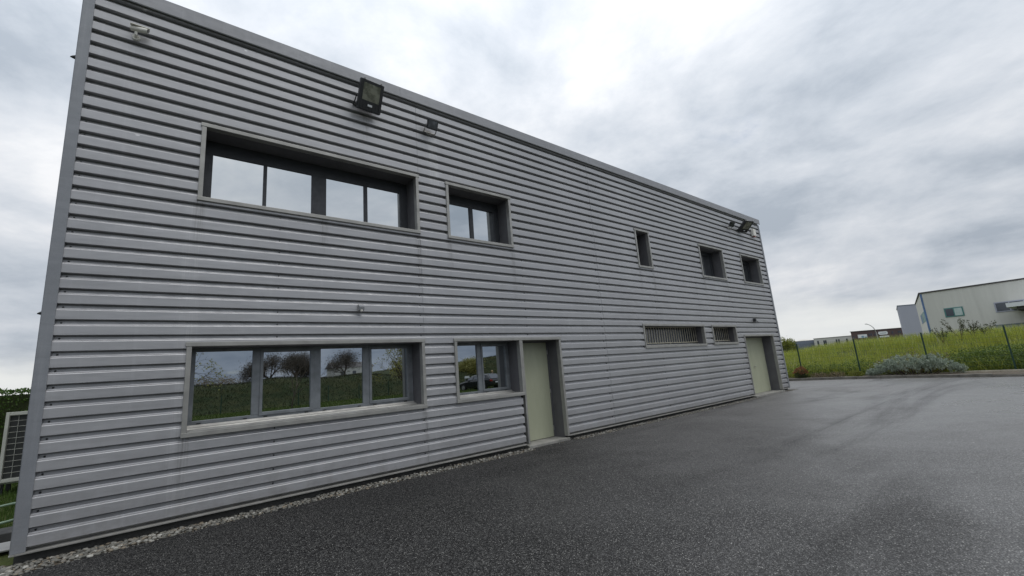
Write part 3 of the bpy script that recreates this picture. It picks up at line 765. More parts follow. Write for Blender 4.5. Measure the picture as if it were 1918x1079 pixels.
b = MB(); b.extrude_x([(-.035, .06), (-.085, .02), (-.075, -.04), (-.035, -.045)], -.045, .045); b.build('visor', M_trim, t)
MB().ball((0, -.055, -.05), .026, 2).build('detector_eye', M_white, t, smooth=True)
t = empty('cable_bracket', (19.05, 0, 2.86)); tag(t, 'small dark bracket with a stub of cable above the far door', 'bracket')
MB().box(-.05, .05, -.10, 0, -.05, .08).build('bracket_plate', M_black, t, bevel=.01)
MB().tube([(.03, -.08, -.01), (.2, -.06, -.03), (.42, -.012, -.07)], .014, 6).build('cable', M_black, t)
for z, y, lab in ((2.73, .35, 'small dark fitting jutting from the end wall at mid height'), (6.42, .25, 'small dark fitting jutting from the end wall near the roof')):
    t = empty('end_wall_fitting', (XL-.14, y, z)); tag(t, lab, 'fitting', 'fittings on the end wall')
    MB().box(-.012, 0, -.035, .035, -.05, .05).build('plate', M_black, t)
    MB().tube([(-.012, 0, 0), (-.05, 0, -.005), (-.075, 0, -.01)], [.035, .02, .006], 8).build('cone', M_black, t)

# ================================================================== LEFT SIDE: lawn, unit, hedge, hose
def blades(name, mat, pts, hmin, hmax, wid, lean=.35, seed=1, parent=None, zfun=None, segs=2):
    rr = random.Random(seed); V = []; F = []
    for (x, y) in pts:
        z = zfun(x, y) if zfun else ground_z(x, y)
        h = rr.uniform(hmin, hmax); a = rr.uniform(0, 6.28); w = wid*rr.uniform(.6, 1.3)
        la = rr.uniform(0, 6.28); l = h*lean*rr.random()
        cx, cy = math.cos(a)*w, math.sin(a)*w; lx, ly = math.cos(la)*l, math.sin(la)*l
        n = len(V)
        V += [(x-cx, y-cy, z-.01), (x+cx, y+cy, z-.01), (x+cx*.7+lx*.35, y+cy*.7+ly*.35, z+h*.55), (x-cx*.7+lx*.35, y-cy*.7+ly*.35, z+h*.55), (x+lx, y+ly, z+h)]
        F += [(n, n+1, n+2, n+3), (n+3, n+2, n+4)]
    me = bpy.data.meshes.new(name); me.from_pydata(V, [], F); me.materials.append(mat)
    o = bpy.data.objects.new(name, me); col.objects.link(o)
    if parent: o.parent = parent
    o['kind'] = 'stuff'; return o
rg = random.Random(3)
lawn = [(rg.uniform(-4.2, -1.25), rg.uniform(1.9, 10.2)) for _ in range(16000)]
tag(blades('lawn_grass', M_turf, lawn, .04, .10, .006, seed=4), 'mown green lawn beside the end wall')

def leaves_in(name, mat, n, inside, size, seed, parent=None, up=0.3, cl=1):
    """many small bent leaf faces through a volume"""
    rr = random.Random(seed); V = []; F = []
    k = 0
    while k < n:
        p = inside(rr)
        if p is None: continue
        for _ in range(cl):
            q = Vector((p[0]+rr.gauss(0, size*.8)*(cl > 1), p[1]+rr.gauss(0, size*.8)*(cl > 1), p[2]+rr.gauss(0, size*.6)*(cl > 1)))
            d1 = Vector((rr.gauss(0, 1), rr.gauss(0, 1), rr.gauss(0, .7)+up)).normalized()
            d2 = d1.cross(Vector((rr.gauss(0, 1), rr.gauss(0, 1), rr.gauss(0, 1)))).normalized()
            s = size*rr.uniform(.6, 1.4); m = len(V)
            V += [tuple(q), tuple(q+d1*s*.5+d2*s*.32), tuple(q+d1*s), tuple(q+d1*s*.5-d2*s*.32)]
            F.append((m, m+1, m+2, m+3)); k += 1
    me = bpy.data.meshes.new(name); me.from_pydata(V, [], F); me.materials.append(mat)
    o = bpy.data.objects.new(name, me); col.objects.link(o)
    if parent: o.parent = parent
    return o
# clipped hedge
hedge = empty('hedge', (-6.5, 10.6, ground_z(-6, 10.6))); tag(hedge, 'clipped dark green hedge behind the outdoor unit', 'hedge')
def hin(rr):
    x, y, z = rr.uniform(-4.6, 5.2), rr.uniform(0, 1.2), rr.uniform(0, 1)
    if rr.random() < .75:
        if rr.random() < .6: y = abs(rr.gauss(0, .05))
        else: z = 1-abs(rr.gauss(0, .025))
    h = 2.32 + .10*mnoise.noise(Vector((x*.9, y, 0))) + .05*mnoise.noise(Vector((x*4, y*4, 3)))
    bulge = .10*mnoise.noise(Vector((x*1.6, z*3, 7)))
    return (x, y+bulge, z*h)
leaves_in('foliage', M_hedge, 26000, hin, .055, 21, hedge)
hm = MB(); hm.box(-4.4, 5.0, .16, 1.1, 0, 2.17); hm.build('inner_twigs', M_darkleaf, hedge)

# outdoor air conditioning unit
ac = empty('condenser_unit', (-2.55, 6.62, ground_z(-2.5, 6.6))); tag(ac, 'cream outdoor air conditioning unit with wire mesh grille beside the end wall', 'air conditioner')
b = MB(); b.box(0, .055, 0, .06, .16, 1.70).box(1.0, 1.055, 0, .06, .16, 1.70).box(.055, 1.0, 0, .06, 1.63, 1.70).box(.055, 1.0, 0, .06, .26, .33)
b.build('frame', M_cream2, ac, bevel=.006)
b = MB(); b.box(0.0, 1.055, .075, .78, .22, 1.69); b.build('casing', M_cream2, ac, bevel=.01)
b = MB(); b.box(.06, .995, .062, .074, .34, 1.62); b.build('coil_fins', M_grill, ac)
b = MB()
for i in range(1, 11): b.tube([(.055, .03,   .33+1.30*i/11), (1.0, .03, .33+1.30*i/11)], .0035, 4)
for i in range(1, 7): b.tube([(.055+.945*i/7, .026, .33), (.055+.945*i/7, .026, 1.63)], .0035, 4)
o = b.build('wire_grille', M_cream2, ac); o['kind'] = 'stuff'
for xx in (.02, .98):
    for yy in (.05, .7): MB().box(xx, xx+.07, yy, yy+.07, -.05, .22).build('foot', M_black, ac)
MB().box(.34, .62, .2, .6, 1.691, 1.84).build('fan_shroud', M_cream2, ac, bevel=.02)
MB().box(-.1, 1.15, -.05, .9, -.2, -.01).build('base_slab', M_conc, ac)

hose = MB()
pts = [(-3.2, 4.2, .25), (-2.5, 4.25, .30), (-2.1, 4.4, .12), (-1.9, 4.45, .13), (-1.6, 4.4, .2), (-1.4, 4.0, .12)]
hp = [Vector(p_) + Vector((0, 0, G+.02-.1)) for p_ in pts]
def smooth_path(p, n=8):
    out = []
    for i in range(len(p)-1):
        p0, p1, p2, p3 = p[max(i-1, 0)], p[i], p[i+1], p[min(i+2, len(p)-1)]
        for k in range(n):
            t_ = k/n
            out.append(.5*((2*p1)+(-p0+p2)*t_+(2*p0-5*p1+4*p2-p3)*t_*t_+(-p0+3*p1-3*p2+p3)*t_**3))
    out.append(p[-1]); return out
hose.tube(smooth_path([Vector((-2.9, 3.4, G)), Vector((-2.4, 4.05, G+.03)), Vector((-2.05, 4.38, G+.06)), Vector((-1.75, 4.5, G+.05)), Vector((-1.45, 4.1, G+.02)), Vector((-1.6, 3.1, G+.02)), Vector((-1.85, 2.78, G+.02)), Vector((-2.5, 2.55, G+.02)), Vector((-3.1, 2.4, G+.02))]), .02, 8)
tag(hose.build('garden_hose', M_hose, smooth=True), 'pale green garden hose lying in loops on the grass', 'hose')
tag(MB().box(-3.4, -1.36, 1.45, 1.9, -.3, -.05).build('paving_slab', M_plinth, bevel=.01), 'dark stone step at the edge of the lawn', 'step')
tag(MB().extrude_x([(.75, G+.01), (1.15, G+.03), (1.15, G+.045), (.75, G+.025)], -2.6, -1.30).build('metal_plate', M_frame), 'flat grey metal plate on the ground at the building corner', 'metal plate')

# ================================================================== KERB, BED, FENCE on the right
kerb = empty('kerb', (27.8, 0, G)); kerb.location = (0, 0, 0); tag(kerb, 'low concrete kerb between the yard and the planting bed', kind='structure')
def along(pl, step):
    out = []; carry = 0
    for (xa, ya), (xb, yb) in zip(pl, pl[1:]):
        L_ = math.hypot(xb-xa, yb-ya); d_ = carry
        while d_ < L_:
            t_ = d_/L_; out.append((xa+(xb-xa)*t_, ya+(yb-ya)*t_)); d_ += step
        carry = d_-L_
    return out
kp = along(KERB, 1.0)
rk = random.Random(8)
for (xa, ya), (xb, yb) in zip(kp, kp[1:]):
    dx_, dy_ = xb-xa, yb-ya; L_ = math.hypot(dx_, dy_); ang = math.atan2(dy_, dx_)
    low = 0.05 if ya < -4.9 else 0.0
    h = .125 - low + rk.uniform(-.006, .006)
    Mx = Matrix.Translation((xa, ya, G)) @ Matrix.Rotation(ang + rk.uniform(-.006, .006), 4, 'Z')
    b = MB(); b.box(.006, L_-.006, -.005, .15, -.2, h, Mx); b.build('kerbstone', M_kerb, kerb, bevel=.012)
bed = MB()
ins = [(x+.1, y) for x, y in KERB]
for (xa, ya), (xb, yb) in zip(ins, ins[1:]):
    bed.quad((xa, ya, -.06), (xa+3.2, ya, -.03), (xb+3.2, yb, -.03), (xb, yb, -.06))
tag(bed.build('planting_bed', M_soil), 'strip of bare brown soil behind the kerb', kind='structure')
# pale edging strips on the right
es = empty('edging_strip', (0, 0, 0)); tag(es, 'pale concrete edging along the foot of the bramble bank', kind='structure')
ep = along([(28.15, -4.7), (27.7, -7.5), (26.9, -12.0), (26.4, -14)], 1.2)
for (xa, ya), (xb, yb) in zip(ep, ep[1:]):
    Mx = Matrix.Translation((xa, ya, -.1)) @ Matrix.Rotation(math.atan2(yb-ya, xb-xa), 4, 'Z')
    b = MB(); b.box(.006, math.hypot(xb-xa, yb-ya)-.006, 0, .08, -.1, .125, Mx); b.build('edging_stone', M_edge, es, bevel=.008)

rl = random.Random(77); V = []; F = []
for _ in range(420):
    k = rl.randrange(len(kp)-1); (xa, ya), (xb, yb) = kp[k], kp[k+1]
    q = Vector((xa+(xb-xa)*rl.random()-abs(rl.gauss(0, .25))-.02, ya+(yb-ya)*rl.random(), G+.006)); a = rl.uniform(0, 6.28); w = rl.uniform(.012, .03)
    c_, s_ = math.cos(a)*w, math.sin(a)*w; m = len(V)
    V += [tuple(q+Vector((c_, s_, rl.uniform(0, .012)))), tuple(q+Vector((-s_*.6, c_*.6, 0))), tuple(q+Vector((-c_, -s_, rl.uniform(0, .012)))), tuple(q+Vector((s_*.6, -c_*.6, .004)))]; F.append((m, m+1, m+2, m+3))
me = bpy.data.meshes.new('leaf_litter'); me.from_pydata(V, [], F); me.materials.append(M_dry)
o = bpy.data.objects.new('leaf_litter', me); col.objects.link(o); tag(o, 'dead leaves and grit gathered along the kerb', kind='stuff')

def mesh_fence(x0, ys_, zbase, height, label, along_x=False):
    f = empty('mesh_fence', (x0, ys_[0], zbase) if not along_x else (ys_[0], x0, zbase)); tag(f, label, 'fence')
    o0 = ys_[0]
    T = (lambda a, b, c: (a, b, c)) if not along_x else (lambda a, b, c: (b, a, c))
    for y in ys_:
        b = MB(); q = y-o0
        p0, p1 = T(-.03, q-.03, 0), T(.03, q+.03, 0)
        b.box(min(p0[0], p1[0]), max(p0[0], p1[0]), min(p0[1], p1[1]), max(p0[1], p1[1]), -.25, height+.05); b.build('post', M_green, f, bevel=.006)
    for ya, yb in zip(ys_, ys_[1:]):
        b = MB(); n = int(abs(yb-ya)/.10)
        for i in range(1, n):
            q = ya+(yb-ya)*i/n-o0
            b.tube([T(0, q, .02), T(0, q, height)], .0028, 3, cap=False)
        for i in range(0, 10):
            zz = .04+(height-.06)*i/9
            b.tube([T(.012, ya-o0, zz), T(.012, yb-o0, zz)], .0035, 3, cap=False)
        o = b.build('wire_panel', M_green, f); o['kind'] = 'stuff'
    return f
mesh_fence(28.6, [1.77+2.69*i for i in range(5, -6, -1)], -.03, 1.88, 'green wire mesh fence with slim posts between the bed and the meadow')
mesh_fence(-31.0, [-12+2.6*i for i in range(24)], .2, 1.35, 'green wire mesh fence at the foot of the grassy bank reflected in the windows', along_x=True)

# meadow of tall grass behind the fence
rg = random.Random(5); pts = []
for _ in range(80000):
    u = rg.random()
    x = 29.0 + 16*u**1.25; y = rg.uniform(-7-(x-29)*.35-2, 6+(x-29)*.9)
    d_ = mnoise.noise(Vector((x*.45, y*.45, 0)))
    if x < 31.6 and y < -4.3 + .5*math.sin(x*3): 
        if rg.random() < .5: continue
    if rg.random() < .55+.6*d_: pts.append((x, y))
tag(blades('meadow_grass', M_grass, pts, .18, .80, .013, lean=1.1, seed=6), 'tall yellow green meadow grass on the rise behind the fence')
pts = [(rg.uniform(30, 48), 0) for _ in range(900)]
pts = [(x, rg.uniform(-8-(x-29)*.4, 6+(x-29)*.9)) for x, _ in pts]
tag(blades('seed_stalks', M_flower, pts, .65, 1.0, .005, lean=.6, seed=9), 'thin pale seed stalks standing above the meadow')
# dark bramble along the fence on the right
def bush(name, loc, mat, n, rx, ry, h, size, seed, label, cat, up=.4, group=None, wood=True, power=.5, flat=0.0):
    e = empty(name, loc); tag(e, label, cat, group)
    def f(rr):
        a = rr.uniform(0, 6.283); el = rr.uniform(0, 1); r = (rr.random())**(power*.6)
        lump = 1+.30*mnoise.noise(Vector((math.cos(a)*1.6+seed, math.sin(a)*1.6, el*2.2)))+.16*mnoise.noise(Vector((math.cos(a)*4+seed, math.sin(a)*4, el*5)))
        ph = math.acos(1-el)
        return (math.cos(a)*math.sin(ph)**(.6)*rx*r*lump, math.sin(a)*math.sin(ph)**(.6)*ry*r*lump, max(.02, math.cos(ph)*h*r*lump if flat == 0 else h*(1-el**3)*r*lump))
    leaves_in('foliage', mat, n, f, size, seed, e, up=up)
    if wood:
        b = MB(); rr = random.Random(seed)
        for _ in range(9):
            a = rr.uniform(0, 6.28); b.tube([(0, 0, -.05), (math.cos(a)*rx*.25, math.sin(a)*ry*.25, h*.35), (math.cos(a)*rx*.6, math.sin(a)*ry*.6, h*.7)], [.02, .014, .006], 5)
        b.build('stems', M_bark, e)
    return e
bush('bramble_thicket', (30.2, -8.5, 0), M_bramble, 52000, 1.5, 5.2, 1.0, .065, 31, 'dark green bramble thicket growing through the fence on the right', 'bramble', power=.8)
bush('bramble_thicket', (29.6, .6, -.02), M_bramble, 9500, .7, 3.0, .75, .06, 32, 'low dark brambles behind the fence left of the silvery juniper', 'bramble', power=.8)
bush('grey_shrub', (29.3, -2.9, -.02), M_dry, 4200, .5, 1.7, 1.02, .06, 33, 'dull grey brown shrub rising behind the silvery juniper', 'shrub', power=.8)
# juniper: upright grey green sprays
jn = empty('juniper_shrub', (28.3, -3.05, -.06)); tag(jn, 'wide silvery grey juniper shrub in front of the fence', 'shrub')
rr = random.Random(41); V = []; F = []
for _ in range(430):
    y = rr.uniform(-1.72, 1.72); e = 1-(abs(y)/1.8)**2.2
    hmax = 1.0*e**.5*(1+.22*mnoise.noise(Vector((y*1.7, 3, 0)))) if y < .5 else (1.0-.42*(y-.5)/1.2)*max(.35, e**.4)
    x = rr.uniform(-.62, .62)*max(.4, e**.5); z = hmax*math.sqrt(max(.02, 1-(x/.75)**2))*rr.uniform(.2, 1.0)**.6
    base = Vector((x, y, z-.12)); dr = Vector((x*.9+rr.gauss(0, .3)-.35, rr.gauss(0, .5), .5+rr.random()*.4)).normalized()
    L_ = rr.uniform(.10, .22)
    for k in range(46):
        u_ = rr.random(); q = base + dr*L_*u_ + Vector((rr.gauss(0, .045), rr.gauss(0, .045), rr.gauss(0, .035)))*(1.1-u_*.7)
        d1 = (dr + Vector((rr.gauss(0, .5), rr.gauss(0, .5), rr.gauss(0, .4)))).normalized(); d2 = d1.cross(Vector((rr.gauss(0, 1), rr.gauss(0, 1), rr.gauss(0, 1)))).normalized()
        s = .055*rr.uniform(.7, 1.3); m = len(V)
        V += [tuple(q), tuple(q+d1*s*.5+d2*s*.24), tuple(q+d1*s), tuple(q+d1*s*.5-d2*s*.24)]; F.append((m, m+1, m+2, m+3))
me = bpy.data.meshes.new('sprays'); me.from_pydata(V, [], F); me.materials.append(M_juniper)
o = bpy.data.objects.new('sprays', me); col.objects.link(o); o.parent = jn
b = MB()
for _ in range(26):
    y = rr.uniform(-1.3, 1.3); b.tube([(0, y*.6, 0), (rr.uniform(-.3, .3), y*.9, .25), (rr.uniform(-.4, .3), y, .55*(1-(y/1.8)**2))], [.02, .014, .006], 5)
b.build('branches', M_bark, jn)
rb = bush('red_tipped_shrub', (28.25, 1.72, -.05), M_darkleaf, 1500, .36, .38, .55, .05, 35, 'small round shrub with reddish tips by the building corner', 'shrub', power=.9)
def redf(rr):
    a = rr.uniform(0, 6.283); el = rr.uniform(0, .55); ph = math.acos(1-el); l = 1+.2*mnoise.noise(Vector((math.cos(a)*2, math.sin(a)*2, el*3)))
    return (math.cos(a)*math.sin(ph)*.36*l, math.sin(a)*math.sin(ph)*.40*l, math.cos(ph)*.60*l)
leaves_in('red_tips', M_red, 900, redf, .05, 36, rb)
bush('yellow_shrub', (28.35, -.75, -.05), M_yellowleaf, 900, .28, .35, .30, .045, 37, 'small yellow green shrub at the left end of the juniper', 'shrub')
for i, (y, s_) in enumerate(((.9, 38), (.1, 39))):
    bush('dry_shrub', (28.4, y, -.05), M_dry, 700, .3, .42, .30, .045, s_, ('brown dry low shrub right of the red tipped one', 'brown dry low shrub left of the second fence post')[i], 'shrub', group='dry shrubs in the planting bed')
# weed sprigs standing above the meadow skyline
rr = random.Random(51)
for i, (x, y, h) in enumerate(((36.5, -4.15, 1.45), (36.7, -4.7, 1.15), (36.2, -3.4, 1.0), (37, -5.2, 1.0))):
    e = empty('tall_weed', (x, y, ground_z(x, y))); tag(e, ('tallest leafy weed standing above the meadow before the cream building', 'leafy weed just right of the tallest one', 'short leafy weed left of the tallest one', 'rightmost leafy weed above the meadow skyline')[i], 'weed', 'tall weeds above the meadow')
    b = MB(); tips = []
    for _ in range(7):
        a = rr.uniform(0, 6.28); t_ = Vector((math.cos(a)*.45*h, math.sin(a)*.45*h, h*rr.uniform(.7, 1.0)))
        b.tube([(0, 0, 0), tuple(t_*.5+Vector((0, 0, .1))), tuple(t_)], [.012, .008, .004], 4); tips.append(t_)
    b.build('stems', M_stem, e)
    leaves_in('leaves', M_darkleaf, 260, lambda q: tuple(q.choice(tips)*q.uniform(.45, 1.02)+Vector((q.gauss(0, .03), q.gauss(0, .03), q.gauss(0, .03)))), .07, 60+i, e)

# ================================================================== TREES
def tree(name, loc, h, spread, seed, label, leaf=None, nleaf=0, lsize=.08, depth=6, group=None, trunk_r=None, clear=.3, twigs=0):
    e = empty(name, loc); tag(e, label, 'tree', group)
    rr = random.Random(seed); b = MB(); tips = []
    def grow(p, d_, L_, r, lev):
        n = 3; pts_ = [p]; q = p; dd = d_
        for i in range(n):
            dd = (dd + Vector((rr.gauss(0, .13), rr.gauss(0, .13), rr.gauss(0, .08)))).normalized()
            q = q + dd*(L_/n); pts_.append(q)
        b.tube(pts_, [r, r*.9, r*.8, r*.66], 6 if lev < 2 else (4 if lev < 4 else 3), cap=False)
        if lev >= depth-2: tips.append((q, lev))
        if lev >= depth: return
        for k in range(rr.choice((2, 3, 3)) if lev else 5):
            az = rr.uniform(0, 6.283); sp = spread*rr.uniform(.5, 1.25)
            a_ = dd.cross(Vector((math.cos(az), math.sin(az), .2))).normalized()
            nd = (dd*math.cos(sp) + a_*math.sin(sp)); nd.z += .07; nd.normalize()
            src = pts_[-1] if (k < 2 or lev > 1) else pts_[rr.choice((2, 3))]
            grow(src, nd, L_*rr.uniform(.62, .86), r*.58, lev+1)
    grow(Vector((0, 0, -.1)), Vector((0, 0, 1)), h*clear, trunk_r or h*.022, 0)
    b.build('trunk', M_bark, e)
    if twigs:
        def f2(q):
            t_, _ = q.choice(tips); s = h*.055
            return (t_.x+q.gauss(0, s), t_.y+q.gauss(0, s), t_.z+q.gauss(0, s))
        leaves_in('twigs', M_twig, twigs, f2, .11, seed+200, e, up=.4, cl=2)
    if leaf:
        def f(q):
            t_, _ = q.choice(tips); s = h*.035
            return (t_.x+q.gauss(0, s), t_.y+q.gauss(0, s), t_.z+q.gauss(0, s))
        leaves_in('crown', leaf, nleaf, f, lsize, seed+100, e, up=-.1, cl=3)
    return e
# seen past the far corner of the building
tree('roadside_tree', (67.2, 15.6, .9), 3.2, .75, 71, 'rounded yellow green tree just past the far corner of the building', M_yellowleaf, 15000, .13, depth=5, clear=.18)
bush('meadow_bush', (66.6, 16.0, .8), M_yellowleaf, 11000, 1.5, 1.9, 2.45, .14, 72, 'rounded green bush left of the roadside tree', 'bush')
# behind the photographer, mirrored in the panes
tree('bare_tree', (11.0, -60.5, 2.2), 6.6, .72, 81, 'leftmost of the bare trees on the bank mirrored in the lower window', depth=6, group='bare trees on the bank', twigs=9000, clear=.17)
tree('bare_tree', (14.2, -58.5, 2.2), 7.4, .72, 82, 'widest bare tree on the bank mirrored in the lower window', depth=6, group='bare trees on the bank', twigs=9000, clear=.17)
tree('bare_tree', (17.6, -61.0, 2.2), 6.4, .72, 83, 'rightmost bare tree of the clump on the bank mirrored in the lower window', depth=6, group='bare trees on the bank', twigs=9000, clear=.17)
tree('bare_tree', (21.9, -59.0, 2.2), 7.2, .72, 84, 'lone bare tree in front of the white house mirrored in the lower window', depth=6, group='bare trees on the bank', twigs=9000, clear=.17)
tree('bare_tree', (12.6, -64.0, 2.2), 7.8, .72, 92, 'tall bare tree behind the clump on the bank mirrored in the lower window', depth=6, group='bare trees on the bank', twigs=9000, clear=.17)
tree('bare_tree', (15.9, -65.0, 2.2), 7.4, .72, 93, 'bare tree at the back of the clump on the bank mirrored in the lower window', depth=6, group='bare trees on the bank', twigs=9000, clear=.17)
tree('young_tree', (7.4, -26.7, .2), 4.6, .5, 85, 'thin young tree on the verge mirrored in the lower window', depth=4, trunk_r=.05, clear=.36)
tree('spring_tree', (17.6, -29.5, .2), 5.6, .65, 86, 'tree with sparse spring leaves mirrored at the right of the lower window', M_spring, 2600, .11, depth=6, clear=.24)
tree('spring_tree', (30.6, -37.6, .5), 6.4, .6, 87, 'leafy olive green tree mirrored behind the parked car', M_spring, 12000, .12, depth=6, clear=.16)
tree('spring_tree', (35.2, -38.5, .5), 6.0, .6, 88, 'leafy tree mirrored right of the parked car', M_spring, 9000, .12, depth=6, clear=.16)
tree('spring_tree', (-.4, -23.4, .2), 5.2, .6, 89, 'leafy tree whose branch tip is mirrored at the left of the lower window', M_spring, 2600, .11, depth=6, clear=.28)
bush('bank_bush', (4.6, -47.0, 2.3), M_dry, 2500, 2.2, 1.2, 1.3, .12, 91, 'brown bush on the bank mirrored at the left of the lower window', 'bush')
rg = random.Random(15)
pts = [(rg.uniform(-6, 46), rg.uniform(-31.5, -21)) for _ in range(26000)]
tag(blades('verge_grass', M_verge, pts, .06, .16, .02, lean=.7, seed=17), 'mown green verge between the yard and the bank opposite the building')
pts = [(rg.uniform(-6, 46), rg.uniform(-41, -31.5)) for _ in range(34000)]
tag(blades('bank_grass', M_bankgrass, pts, .06, .20, .02, lean=1.6, seed=16), 'rough dark grass on the bank opposite the building')

# ================================================================== FAR BUILDINGS
def wall_rect(p0, p1, s0, s1, z0, z1, out, th, b):
    """box on the wall from p0 to p1 (2D), s in metres from p0, standing 'out' proud"""
    d_ = (Vector(p1)-Vector(p0)); d_.normalize(); n_ = Vector((d_.y, -d_.x))
    a, c = Vector(p0)+d_*s0, Vector(p0)+d_*s1
    poly_ = [a+n_*out, c+n_*out, c+n_*(out-th), a+n_*(out-th)]
    b.prism([tuple(q) for q in poly_], z0, z1); return b
cb = empty('warehouse', (77.4, 2.49, .8)); cb.location = (0, 0, 0); tag(cb, 'cream rendered warehouse with blue corner stripe beyond the meadow', 'building')
A, B, C_, D_ = (77.4, 2.49), (98.65, 6.12), (101, -40), (77.2, -38)
MB().prism([D_, C_, B, A], .5, 7.55).build('wall', M_cream, cb)
MB().prism([(77.25, -38), (101.1, -40.1), (98.75, 6.22), (77.3, 2.6)], 7.55, 7.72).build('roof', M_roof, cb)
# front wall runs from A towards D (facing -X)
fb = lambda s0, s1, z0, z1, out=.03, th=.05: wall_rect(A, D_, s0, s1, z0, z1, out, th, MB())
fb(0.0, .16, .6, 7.5, .02).build('corner_stripe', M_bluepaint, cb)
wall_rect(B, A, 21.56-1.0, 21.56, .6, 7.5, .02, .04, MB()).build('corner_stripe', M_bluepaint, cb)
for s0 in range(1, 34, 3):   # panel joints
    fb(s0+.9, s0+.925, .7, 7.5, .012, .02).build('panel_joint', M_cream, cb)
def cwin(s0, s1, z0, z1, left, right, fr):
    w_ = fb(s0, s1, z0, z1, .06, .12).build('window', fr, cb)
    m_ = (s0+s1)/2
    fb(s0+.12, m_-.05, z0+.12, z1-.12, .075, .02).build('pane', left, w_); fb(m_+.05, s1-.12, z0+.12, z1-.12, .075, .02).build('pane', right, w_)
cwin(1.84, 3.55, 4.15, 5.30, M_farglass, M_curtain, M_teal)
cwin(6.18, 8.6, 4.10, 5.30, M_farglass, M_farglass, M_lilac)
w_ = fb(5.85, 14.0, .9, 2.47, .05, .1).build('shutter_door', M_lilac, cb); fb(5.8, 14.05, 2.47, 2.66, .07, .1).build('lintel', M_bluegrey, w_)
for k in range(3):
    s0 = (7.3, 12.0, 17.2)[k]; wall_rect(B, A, s0, s0+3.6, 4.0, 5.3, .03, .05, MB()).build('blue_window', M_teal if k else M_bluepaint, cb)
can = MB()
can.extrude_x([(-7.6, 4.35), (-4.9, 4.18), (-5.6, 4.72), (-7.6, 4.80)], 0, 0) if False else None
can.prism([(70.2, -4.9), (77.35, -5.1), (77.35, -10.5), (70.2, -10.5)], 4.30, 4.74); can.build('canopy', M_sign, cb)
MB().prism([(70.5, -5.6), (77.3, -5.7), (77.3, -10.4), (70.5, -10.4)], 3.95, 4.295).build('canopy_fascia', M_roof, cb)
for y in (-7.5, -10.2): MB().box(70.6, 70.75, y-.07, y+.07, .8, 3.98).build('canopy_post', M_galv, cb)

lb = empty('tall_shed', (0, 0, 0)); tag(lb, 'tall lilac grey metal shed left of the cream warehouse', 'building')
MB().prism([(116.2, 11.35), (119.4, 8.4), (134, 10.6), (131, 14.0)], .8, 8.75).build('wall', M_lilac, lb)
MB().prism([(116.1, 11.4), (119.45, 8.3), (134.1, 10.5), (131, 14.1)], 8.75, 8.9).build('roof_trim', M_bluegrey, lb)

bb = empty('brown_store', (0, 0, 0)); tag(bb, 'low dark brown shop building with white signs in the distance', 'building')
p0, p1 = (148.66, 27.72), (163.5, 15.5)
dv = (Vector(p1)-Vector(p0)).normalized(); nb_ = Vector((-dv.y, dv.x)); dep_ = Vector((.976, .215))
MB().prism([p0, p1, tuple(Vector(p1)+dep_*14), tuple(Vector(p0)+dep_*14)], .5, 5.35).build('wall', M_brown, bb)
wall_rect(p0, p1, 0, 19.2, 5.35, 5.5, .1, .4, MB()).build('roof_trim', M_roof, bb)
sg = wall_rect(p0, p1, 1.7, 4.2, 3.5, 4.45, .12, .1, MB()).build('sign_board', M_sign, bb)
wall_rect(p0, p1, 2.6, 3.3, 3.55, 4.05, .14, .03, MB()).build('sign_mark', M_signblue, sg); wall_rect(p0, p1, 3.5, 4.1, 3.5, 3.8, .14, .03, MB()).build('sign_mark', M_signblue, sg)
def oval(s0, s1, z0, z1, out, th):
    b = MB(); n = 28; m = len(b.v)
    front, back = [], []
    r = (z1-z0)/2
    for k in range(n):
        a = 2*math.pi*k/n; cx = s1-r if math.cos(a) > 0 else s0+r
        s_ = cx+r*math.cos(a); z = (z0+z1)/2+r*math.sin(a)
        q = Vector(p0)+dv*s_; f_ = q-nb_*out; k_ = q-nb_*(out-th)
        front.append((f_.x, f_.y, z)); back.append((k_.x, k_.y, z))
    b.v += front+back
    b.f.append(tuple(range(n))); b.f.append(tuple(reversed(range(n, 2*n))))
    for k in range(n): b.f.append((k, (k+1) % n, n+(k+1) % n, n+k))
    return b
sg = oval(7.4, 10.0, 3.95, 4.85, .14, .12).build('oval_sign', M_sign, bb)
rr = random.Random(2)
for k in range(7):   # lettering too small to read at this distance
    s0 = 7.85+k*.25; hh = rr.choice((.18, .26)); wall_rect(p0, p1, s0, s0+.15, 4.28, 4.28+hh, .16, .03, MB()).build('sign_mark', M_signgrey, sg)
wall_rect(p0, p1, 7.6, 10.2, 3.2, 3.65, .12, .1, MB()).build('sign_board', M_sign, bb)
for s0, z0 in ((.4, 3.6), (4.7, 4.0), (5.3, 4.0), (6.3, 3.9), (11.2, 4.1), (12.9, 4.1), (13.4, 4.1)):
    wall_rect(p0, p1, s0, s0+.35, z0, z0+.55, .05, .06, MB()).build('window', M_farglass, bb)

pb = empty('pale_building', (0, 0, 0)); tag(pb, 'long low pale building with narrow slit windows in the distance', 'building')
p0w, p1w = (164.28, 41.52), (171.2, 32.2)
dw = (Vector(p1w)-Vector(p0w)).normalized(); nw = Vector((-dw.y, dw.x)); Lw = (Vector(p1w)-Vector(p0w)).length
MB().prism([p0w, p1w, tuple(Vector(p1w)+Vector((.962, .27))*12), tuple(Vector(p0w)+Vector((.962, .27))*12)], .5, 4.75).build('wall', M_pale, pb)
wall_rect(p0w, p1w, 0, Lw, 4.75, 4.86, .1, .4, MB()).build('roof_trim', M_kerb, pb)
for s0 in (.9, 2.6, 3.1, 6.1, 6.8, 9.0): wall_rect(p0w, p1w, s0, s0+.42, 2.4, 4.0, .06, .08, MB()).build('slit_window', M_farglass, pb)
gb2 = empty('blue_grey_building', (0, 0, 0)); tag(gb2, 'flat blue grey shed between the tree and the pale building', 'building')
